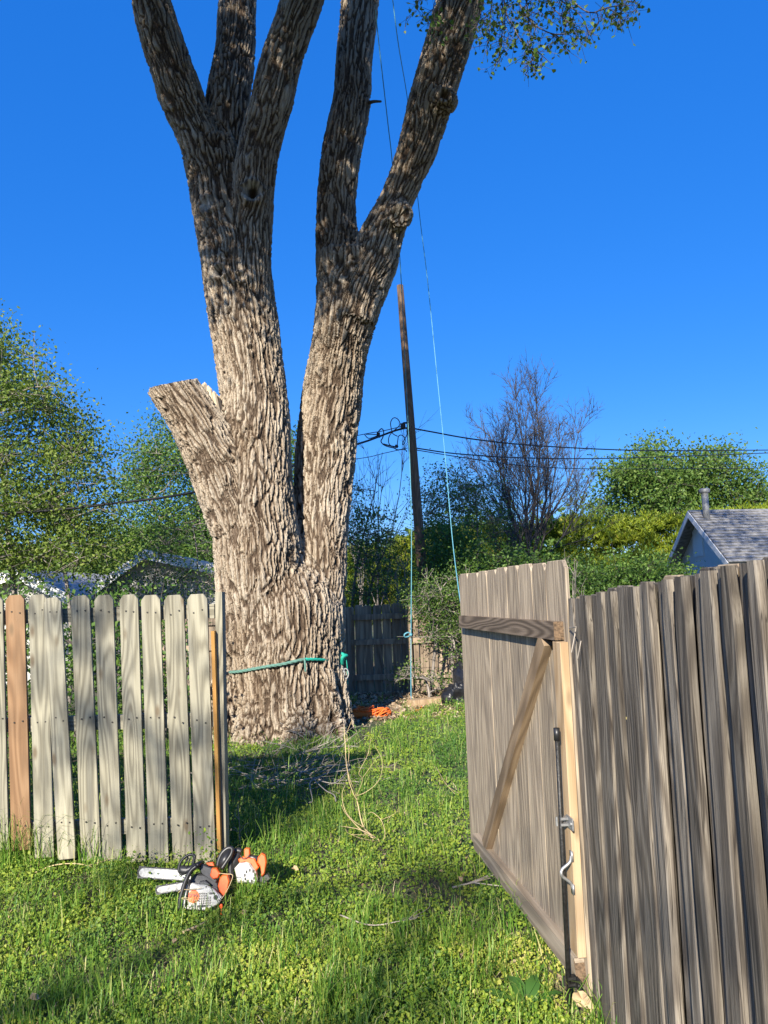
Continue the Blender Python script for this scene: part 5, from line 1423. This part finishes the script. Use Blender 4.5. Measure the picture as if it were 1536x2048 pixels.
bare_tree('bare_tree', 'fan of pale dead twigs above the right fence, beside the gate corner', (1150, 1240), 9.5, 1.2, 4, 0.7, 0.9, 3, 2, 1, 0.03, M_branch2, 54)
bare_tree('bare_tree', 'low bare reddish twiggy tree behind the left edge of the bare tree', (975, 1200), 21, 1.5, 7, 0.6, 2.6, 8, 5, 2, 0.07, M_bare, 55)

# a tall open tree behind the camera: its shade is what falls on the fences and the grass
rng = np.random.default_rng(60)
shade = empty('shade_tree', (-10.5, -14.0, 0), 'tall open tree standing behind the viewer, casting dappled shade', 'tree')
sk = Skel(); sk.line(curve_pts([(-10.5, -14, -.1), (-10.6, -14, 3), (-10.3, -13.8, 6), (-10.4, -14, 9), (-10.2, -13.9, 12)], 5))
LL, T0, T1 = [], [], []
targets = [gnd(860, 1960), gnd(720, 2000), at(80, 1215, FY), at(165, 1195, FY), at(395, 1350, FY), at(310, 1600, FY), at(95, 1480, FY), FR0 + fdir * 1.75 + Vector((0, 0, 1.0))]
SH = []
for tg in targets:
    for q_ in range(1): SH.append(np.array(tg) - np.array(sun_dir) * (rng.uniform(15, 21)) + rng.normal(size=3) * 0.25)
for c in SH:
    sk.reach(c, rng); qv = rng.normal(size=(55, 3)) * [0.17, 0.3, 0.26]; LL.append(c + qv)
    kk = rng.integers(0, 55, 6); T0.append(np.repeat(c[None], 6, 0)); T1.append(c + qv[kk])
P0, P1, R0, R1 = sk.segs(0.02, 0.45)
V, F = prisms(np.concatenate([P0] + T0), np.concatenate([P1] + T1), np.concatenate([R0, np.full(len(SH) * 6, .008)]), np.concatenate([R1, np.full(len(SH) * 6, .004)]), 6)
adopt(mk('trunk', V, [F], M_branch, smooth=True), shade)
V, F, ti = leaf_quads(np.concatenate(LL), 0.12, rng, 0.2, 0.8)
adopt(mk('crown', V, [F], M_lf_crown, attrs={'tint': ('FLOAT', ti)}), shade)

# ------------------------------------------------------------------ ground cover
rng = np.random.default_rng(70)
def scatter(n, ymin, ymax, pw=1.0):
    """points on the ground, denser towards the viewer"""
    u = rng.uniform(0, 1, n); y = ymin + (ymax - ymin) * u ** pw
    x = rng.uniform(-0.62, 0.60, n) * (y + 0.6)
    return x, y
def zone(x, y):
    """how much grows here: thin on the worn soil by the trunk and in the litter near the back fence"""
    d = np.ones_like(x)
    px, py, _ = project(np.stack([x, y, np.zeros_like(x)], 1))
    bare = in_poly(px, py, [(680, 1492), (690, 1430), (720, 1385), (900, 1385), (900, 1415), (830, 1425), (780, 1445), (740, 1478)])
    d[bare] = 0.06
    bare2 = in_poly(px, py, [(840, 1790), (960, 1740), (1000, 1770), (900, 1800)])
    d[bare2] = 0.4
    bare3 = in_poly(px, py, [(1080, 1940), (1200, 1940), (1230, 2060), (1140, 2060)])
    d[bare3] = 0.15
    d[((x - tree_base.x) / 0.70) ** 2 + ((y - 9.0 * TD) / 0.7) ** 2 < 1] = 0
    d[y > 11.9] *= 0.25
    # behind the right fence and gate
    return d
def tallness(x, y): return 0.35 + 0.65 * vn2(x, y, 2.6, 81) ** 1.2 + 0.55 * np.clip(vn2(x, y, 0.9, 82) - 0.45, 0, 1)
# leafy weeds: rosettes of round leaflets on short stems
x, y = scatter(46000, 2.6, 12.8, 1.55)
k = (rng.uniform(0, 1, len(x)) < zone(x, y) * np.clip(vn2(x, y, 2.2, 83) * 2.4 - 0.5, np.where(y > 5.2, 0.75, 0.15), 1)); x, y = x[k], y[k]
per = 9
H = tallness(x, y) * rng.uniform(0.3, 1.0, len(x)) * 0.105 * (1 + 0.7 * (vn2(x, y, 1.7, 87) > 0.60))
H *= 1 + 1.5 * np.exp(-((y - 4.72) / 0.16) ** 2) * (x < -1.0)
H *= 1 - 0.65 * np.exp(-(((x - sg.x) / 0.22) ** 2 + ((y - sg.y + 0.07) / 0.13) ** 2) ** 2)
cx = np.repeat(x, per) + rng.normal(size=len(x) * per) * 0.022; cy = np.repeat(y, per) + rng.normal(size=len(x) * per) * 0.022
cz = np.repeat(gz(x, y), per) + np.repeat(H, per) * rng.uniform(0.25, 1.05, len(x) * per) + 0.006
n = len(cx)
C = np.stack([cx, cy, cz], 1)
N = rng.normal(size=(n, 3)) * [0.5, 0.5, 0.3] + [-0.25, -0.75, 0.7]; N /= np.linalg.norm(N, axis=1, keepdims=True)
t = rng.normal(size=(n, 3)); t -= N * np.sum(t * N, 1, keepdims=True); t /= np.linalg.norm(t, axis=1, keepdims=True); b = np.cross(N, t)
s = (0.004 + 0.0082 * rng.uniform(0, 1, n) ** 2.2)[:, None] * np.clip(0.75 + np.repeat(y, per) * 0.05, 0.8, 1.35)[:, None]
wid = rng.uniform(0.35, 1.0, (n, 1))
ang = np.linspace(0, 2 * np.pi, 6, endpoint=False)
V = np.concatenate([C[:, None] + s[:, None] * (np.cos(a) * t + np.sin(a) * b * wid + N * (0.45 * (a % 2.1) / 2.1))[:, None] for a in ang], 1).reshape(-1, 3)
patch = np.repeat(vn2(x, y, 1.1, 84) * 0.7 + vn2(x, y, 4.5, 85) * 0.3, per)
near_ = np.clip((5.2 - np.repeat(y, per)) / 1.6, -0.4, 1)
ti = np.clip(0.22 + (patch - 0.42) * 1.5 + near_ * 0.2 + rng.uniform(-0.28, 0.32, n), 0, 1)
ti = np.clip(ti - 0.30 * (np.repeat(vn2(x, y, 1.7, 87), per) > 0.60), 0, 1)
tag(mk('clover', V, [np.arange(n * 6).reshape(n, 6)], M_clover, attrs={'tint': ('FLOAT', np.repeat(ti, 6))}), 'low bright green weeds and clover covering the yard', 'ground cover', kind='stuff')
# grass blades in tufts
def blades(x, y, h, w, name, label, seed, lean=0.5, mat=M_grass, base_tint=None):
    rng = np.random.default_rng(seed); n = len(x)
    z = gz(x, y); a = rng.uniform(0, 2 * np.pi, n); d = np.stack([np.cos(a), np.sin(a), np.zeros(n)], 1)
    sd = np.stack([-np.sin(a), np.cos(a), np.zeros(n)], 1)
    b = np.stack([x, y, z - 0.005], 1); ln = (rng.uniform(0.1, 1.0, n) * lean)[:, None]; h = h[:, None]; w = w[:, None]
    p1 = b + d * h * ln * 0.25 + [0, 0, 1] * h * 0.45; p2 = b + d * h * ln * 0.7 + [0, 0, 1] * h * (0.85 - 0.2 * ln); p3 = b + d * h * ln * 1.25 + [0, 0, 1] * h * (1.02 - 0.55 * ln)
    V = np.stack([b - sd * w, b + sd * w, p1 - sd * w * .9, p1 + sd * w * .9, p2 - sd * w * .6, p2 + sd * w * .6, p3], 1).reshape(-1, 3)
    o = (np.arange(n) * 7)[:, None]
    F4 = np.concatenate([o + [0, 1, 3, 2], o + [2, 3, 5, 4]]); F3 = o + [4, 5, 6]
    ti = (rng.uniform(0, 1, n) if base_tint is None else np.clip(base_tint + rng.uniform(-.3, .3, n), 0, 1))
    return tag(mk(name, V, [F4, F3], mat, attrs={'tint': ('FLOAT', np.repeat(ti, 7))}), label, 'grass', kind='stuff')
xs, ys, hs, ws = [], [], [], []
x, y = scatter(7500, 2.6, 12.6, 1.4)
k = rng.uniform(0, 1, len(x)) < zone(x, y) * np.clip(vn2(x, y, 1.3, 91) * 2.2 - 0.45, 0.06, 1); x, y = x[k], y[k]
for i in range(len(x)):
    m = int(rng.uniform(6, 18)); r_ = rng.uniform(0.012, 0.05)
    xs.append(x[i] + rng.normal(size=m) * r_); ys.append(y[i] + rng.normal(size=m) * r_)
    hh = (0.075 + 0.18 * rng.uniform(0, 1) ** 1.6)
    hs.append(hh * rng.uniform(0.5, 1.1, m)); ws.append(rng.uniform(0.0011, 0.0026, m) * (1 + 0.05 * y[i]))
blades(*[np.concatenate(v) for v in (xs, ys, hs, ws)], 'grass', 'tufts of green grass among the weeds', 71, 0.85)
# straw: dead blades lying among the green
x, y = scatter(15000, 2.6, 12.0, 1.4); k = rng.uniform(0, 1, len(x)) < np.clip(1.25 - vn2(x, y, 2.2, 83) * 1.9 + 0.15 * (y < 4.6), 0.08, 1); x, y = x[k], y[k]
M_straw = leafmat('straw', [(0.0, (0.20, 0.14, 0.07)), (0.5, (0.42, 0.33, 0.17)), (1.0, (0.60, 0.50, 0.30))], 0.1, 0.8)
o = blades(x, y, rng.uniform(0.03, 0.10, len(x)), rng.uniform(0.0012, 0.003, len(x)), 'dead_grass', 'dry straw coloured blades lying among the green', 73, 1.6, M_straw)
# long grass along the picket fence foot, by the saw and at the gate
xs, ys, hs, ws = [], [], [], []
for px, py, m, r_, h in [(rng.uniform(-60, 210), rng.uniform(1712, 1755), 24, 0.05, 0.36) for _ in range(38)] + [(rng.uniform(-60, 130), rng.uniform(1715, 1760), 24, 0.06, 0.5) for _ in range(22)] + [(rng.uniform(200, 440), rng.uniform(1722, 1755), 12, 0.035, 0.13) for _ in range(34)] + [(505, 1812, 150, 0.035, 0.21), (480, 1816, 80, 0.03, 0.17), (525, 1808, 80, 0.03, 0.18), (560, 1690, 60, 0.08, 0.26), (520, 1680, 50, 0.06, 0.22), (600, 1720, 40, 0.06, 0.2), (320, 1792, 60, 0.05, 0.13), (360, 1822, 50, 0.04, 0.10), (420, 1836, 60, 0.05, 0.09), (285, 1776, 40, 0.04, 0.12), (250, 1800, 40, 0.06, 0.18), (860, 1990, 60, 0.07, 0.2), (950, 1900, 50, 0.06, 0.18), (700, 2000, 60, 0.08, 0.2), (290, 1850, 50, .07, .18)]:
    g_ = gnd(px, py); xs.append(g_.x + rng.normal(size=m) * r_); ys.append(g_.y + rng.normal(size=m) * r_ * 0.7)
    hs.append(h * rng.uniform(0.45, 1.1, m)); ws.append(rng.uniform(0.0016, 0.0034, m))
blades(*[np.concatenate(v) for v in (xs, ys, hs, ws)], 'long_grass', 'long grass along the picket fence foot and round the chainsaws', 72, 0.75)
# leaf litter and dead bits
x, y = scatter(9000, 2.6, 12.9, 1.2)
px, py, _ = project(np.stack([x, y, np.zeros_like(x)], 1))
back = in_poly(px, py, [(672, 1500), (690, 1430), (700, 1375), (920, 1375), (920, 1425), (830, 1440), (780, 1460), (740, 1495)])
k = back | ((rng.uniform(0, 1, len(x)) < 0.22 + 0.4 * (vn2(x, y, 1.6, 83) < 0.35)) & (y < 7.5)); x, y = x[k], y[k]
xe = rng.uniform(-0.6, 1.1, 2600); ye = rng.uniform(10.2, 12.8, 2600); x = np.concatenate([x, xe]); y = np.concatenate([y, ye])
C = np.stack([x, y, gz(x, y) + rng.uniform(0.008, 0.03, len(x))], 1)
V, F, ti = leaf_quads(C, np.where(y > 10, 0.065, 0.032), rng, 0.9, 0.55)
tag(mk('leaf_litter', V, [F], M_litter, attrs={'tint': ('FLOAT', ti)}), 'tan dead leaves scattered over the bare soil', 'leaf litter', kind='stuff')

# single things lying on the lawn
def dry_leaf(px, py, s, label, seed):
    rng = np.random.default_rng(seed); g_ = gnd(px, py, 0.07)
    a = np.linspace(0, 2 * np.pi, 12, endpoint=False); r_ = s * (0.8 + 0.25 * np.cos(3 * a) + rng.uniform(-.12, .12, 12))
    rim = np.stack([r_ * np.cos(a), r_ * 0.75 * np.sin(a), 0.35 * s * np.cos(2 * a + seed) + 0.012], 1)
    V = np.concatenate([[[0, 0, 0.0]], rim, [[0, 0, -0.003]], rim - [0, 0, 0.003]])
    F = [[0, i + 1, (i + 1) % 12 + 1] for i in range(12)] + [[13, 13 + (i + 1) % 12 + 1, 13 + i + 1] for i in range(12)]
    o = mk('dry_leaf', V, [F, [[i + 1, 14 + i, 14 + (i + 1) % 12, (i + 1) % 12 + 1] for i in range(12)]], M_deadleaf)
    o.location = g_; o.rotation_euler = (rng.uniform(.35, .7), rng.uniform(-.4, .4), rng.uniform(0, 6))
    return tag(o, label, 'dry leaf', 'dry leaves on the lawn')
dry_leaf(487, 1828, 0.028, 'tan curled dry leaf on the lawn just below the chainsaws', 1)
dry_leaf(66, 1998, 0.030, 'large tan dry leaf in the grass at the lower left corner', 2)
dry_leaf(925, 1757, 0.035, 'pale yellow dry leaf on the lawn beside the gate bottom rail', 3)
dry_leaf(590, 1738, 0.022, 'small brown dry leaf on the lawn right of the second chainsaw', 4)
dry_leaf(1165, 2000, 0.05, 'pale wood scrap coloured dry leaf at the gate corner foot', 5)
dry_leaf(350, 1885, 0.016, 'tiny pale dry leaf in the weeds below the cutting bar', 6)

def stick(name, pix, r, label, mat=M_stalk, cat='twig', side=0, seed=0, zf=None):
    rng = np.random.default_rng(seed)
    pts = []
    for i, (a, b, z) in enumerate(pix): p = gnd(a, b, z); pts.append(np.array(p))
    P = curve_pts(pts, 6); c = P[0].copy(); m = MB().tube(P - c, np.linspace(r, r * 0.4, len(P)), 6)
    for i in range(side):
        j = rng.integers(2, len(P) - 2); d = P[j + 1] - P[j]; d /= np.linalg.norm(d); n = rng.normal(size=3); n[2] = abs(n[2]) * 0.5
        L_ = rng.uniform(0.08, 0.26); e = P[j] + (d * 0.8 + n * 0.35) * L_; e2 = e + (d * 0.6 + rng.normal(size=3) * 0.3 + [0, 0, .2]) * L_ * 0.5
        e[2] = max(e[2], 0.03); e2[2] = max(e2[2], 0.03)
        m.tube(curve_pts([P[j] - c, e - c, e2 - c], 3), np.linspace(r * 0.55, r * 0.25, 7), 5)
    o = m.build(name, mat, None, True); o.location = tuple(c)
    return tag(o, label, cat)
# dead weed: stems that rise from one root, in world space
g_ = gnd(766, 1684, 0.02)
dead = empty('dead_weed', (g_.x, g_.y, 0.02), 'tall dry tan weed with bent stems standing in the middle of the lawn', 'plant')
YD = g_.y
def wp(px, py, dy=0.0): return at(px, py, YD + dy) - g_
for pts, r_ in (([(766, 1684), (735, 1670), (712, 1650), (690, 1625), (683, 1610)], 0.007), ([(760, 1682), (728, 1655), (716, 1610), (712, 1590), (700, 1560), (693, 1530), (690, 1480), (688, 1450)], 0.0065),
                ([(745, 1672), (722, 1660), (700, 1655), (680, 1652)], 0.005), ([(715, 1602), (706, 1585), (696, 1550), (698, 1500), (694, 1468), (704, 1440)], 0.004), ([(766, 1684), (770, 1665), (762, 1640), (745, 1625), (735, 1628)], 0.004),
                ([(712, 1592), (730, 1585), (750, 1570), (762, 1550), (764, 1520), (750, 1492)], 0.003), ([(712, 1595), (725, 1560), (718, 1545), (735, 1510), (742, 1475)], 0.003), ([(728, 1655), (705, 1640), (690, 1620), (684, 1590), (690, 1570)], 0.004),
                ([(735, 1670), (700, 1668), (690, 1658)], 0.003), ([(766, 1684), (740, 1680), (720, 1676), (700, 1668)], 0.003), ([(762, 1640), (785, 1630), (795, 1622)], 0.0025), ([(722, 1560), (740, 1535), (756, 1512)], 0.0025)):
    P = curve_pts([wp(a, b, 0.12 * (1684 - b) / 240 + 0.05 * math.sin(i + r_ * 900)) for i, (a, b) in enumerate(pts)], 6)
    MB().tube(P, np.linspace(r_, r_ * 0.4, len(P)) * 0.72, 6).build('stem', M_stalk, dead, True)
# pile of grey brush in the fence's shade
rng = np.random.default_rng(90)
A0, A1, B0, B1 = [], [], [], []
for k in range(56):
    px = rng.uniform(470, 640); py = rng.uniform(1500, 1580); g_ = np.array(gnd(px, py, 0.03))
    a = rng.normal(0.15, 0.65); L_ = rng.uniform(0.25, 0.95); d = np.array([math.cos(a), math.sin(a) * 0.9, rng.uniform(-0.05, 0.22)])
    if rng.uniform() < 0.25: d[0] *= -1
    p = g_; r_ = rng.uniform(0.0025, 0.006); nn = 7
    for i in range(nn):
        d = d + rng.normal(size=3) * 0.16; d /= np.linalg.norm(d); q_ = p + d * L_ / nn; q_[2] = np.clip(q_[2], 0.03, 0.30)
        A0.append(p); A1.append(q_); B0.append(r_ * (1 - i / nn * .7)); B1.append(r_ * (1 - (i + 1) / nn * .7))
        if rng.uniform() < 0.5:
            e = q_ + (d + rng.normal(size=3) * 0.7) * rng.uniform(0.06, 0.2); e[2] = max(e[2], 0.03)
            A0.append(q_); A1.append(e); B0.append(r_ * .5); B1.append(r_ * .25)
        p = q_
for pts in ([(640, 1555), (620, 1565), (625, 1600), (618, 1605)], [(700, 1540), (660, 1545), (630, 1556), (600, 1560)], [(700, 1530), (655, 1532), (600, 1545)], [(625, 1556), (650, 1580), (668, 1590), (672, 1604)], [(700, 1538), (672, 1565), (640, 1562)]):
    P = curve_pts([np.array(gnd(a, b, 0.13)) for a, b in pts], 5)
    A0.extend(P[:-1]); A1.extend(P[1:]); B0.extend([0.005] * (len(P) - 1)); B1.extend([0.0045] * (len(P) - 1))
V, F = prisms(A0, A1, B0, B1, 5)
tag(mk('brush_pile', V, [F], M_twig, smooth=True), 'tangle of grey dead twigs lying in the shade below the big trunk', 'brush pile', kind='stuff')
stick('fallen_branch', [(530, 1482, .02), (560, 1466, .12), (580, 1462, .18), (605, 1473, .12), (618, 1490, .04)], 0.009, 'pale bent fallen branch leaning before the big trunk foot', M_twig, 'branch', 5, 1)
stick('dry_twig', [(70, 1745, .05), (110, 1730, .10), (160, 1728, .12), (205, 1742, .05)], 0.004, 'tan arching dry stem in the weeds below the picket fence', M_stalk, 'twig', 1, 2)
stick('dry_twig', [(365, 1865, .05), (395, 1852, .06), (412, 1843, .06)], 0.008, 'short stout tan stick in the grass below the chainsaw bar', M_stalk, 'twig', 0, 3)
stick('dry_twig', [(870, 1530, .05), (890, 1565, .1), (910, 1588, .05)], 0.003, 'thin straight tan stem in the lawn near the gate', M_stalk, 'twig', 1, 4)
stick('fallen_branch', [(680, 1830, .05), (740, 1850, .06), (800, 1842, .07), (850, 1830, .05)], 0.004, 'thin grey twig on the lawn in the foreground middle', M_twig, 'branch', 4, 5)
stick('fallen_branch', [(905, 1775, .04), (945, 1765, .06), (985, 1755, .05)], 0.006, 'brown stick on the bare patch beside the gate', M_twig, 'branch', 3, 6)
# dry upright weed by the fence end
g_ = gnd(480, 1700, 0.0); YD = g_.y + 0.05
up = empty('dry_weed', (g_.x, g_.y, 0.0), 'leafless branching grey weed beside the picket fence end post', 'plant')
for pts, r_ in (([(481, 1725), (479, 1660), (476, 1610)], .0045), ([(480, 1680), (470, 1655), (455, 1665)], .003), ([(479, 1665), (490, 1650), (497, 1645)], .003), ([(480, 1690), (462, 1700), (435, 1698)], .0035), ([(478, 1640), (470, 1628), (472, 1618)], .0025), ([(481, 1700), (495, 1680), (492, 1662)], .0025), ([(479, 1665), (466, 1660), (456, 1662)], .003)):
    P = curve_pts([at(a, b, YD + .02 * i) - up.location for i, (a, b) in enumerate(pts)], 6)
    MB().tube(P, np.linspace(r_, r_ * .5, len(P)), 5).build('stem', M_twig, up, True)
# broad-leaved dock plants
def dock(px, py, leaves, label):
    g_ = gnd(px, py); t = empty('dock_plant', (g_.x, g_.y, gz1(g_.x, g_.y)), label, 'plant')
    for k, (ang, L_, w_, el) in enumerate(leaves):
        d = np.array([math.cos(ang), math.sin(ang), 0]); s_ = np.array([-d[1], d[0], 0]); V = []
        for i, f in enumerate(np.linspace(0, 1, 9)):
            c_ = d * L_ * f * math.cos(el * (1 - .5 * f)) + np.array([0, 0, L_ * f * math.sin(el) * (1 - .45 * f * f)])
            wv = w_ * (math.sin(math.pi * min(1, f * .93 + .06)) ** 0.8) * (1 + 0.12 * math.sin(i * 2.4 + k))
            V += [c_ - s_ * wv + [0, 0, wv * .35], c_, c_ + s_ * wv + [0, 0, wv * .35]]
        V = np.array(V); q_ = [[i * 3 + a, i * 3 + a + 1, i * 3 + a + 4, i * 3 + a + 3] for i in range(8) for a in (0, 1)]
        o = mk('leaf', V, [q_], M_dock, t, True, {'tint': ('FLOAT', np.full(len(V), random.random()))})
dock(285, 1722, [(3.0, 0.22, 0.03, .5), (2.4, 0.2, 0.03, .8), (1.6, 0.24, 0.025, 1.25), (0.9, 0.2, 0.022, 1.2), (4.2, 0.16, 0.03, .5)], 'broad leaved green weed at the picket fence foot above the bar tip')
dock(1060, 2036, [(2.6, 0.22, 0.03, .6), (1.9, 0.2, 0.032, 1.0), (1.2, 0.2, 0.03, 1.1), (0.5, 0.18, 0.03, .7), (3.4, 0.2, 0.03, .4), (4.6, .15, .03, .5)], 'broad leaved green weed by the foot of the bolt rod')
dock(1010, 1828, [(3.1, 0.16, 0.022, .3), (2.5, 0.16, 0.022, .5), (0.6, 0.12, 0.022, .5), (4.0, .14, .02, .4)], 'broad leaved green weed under the gate bottom rail')
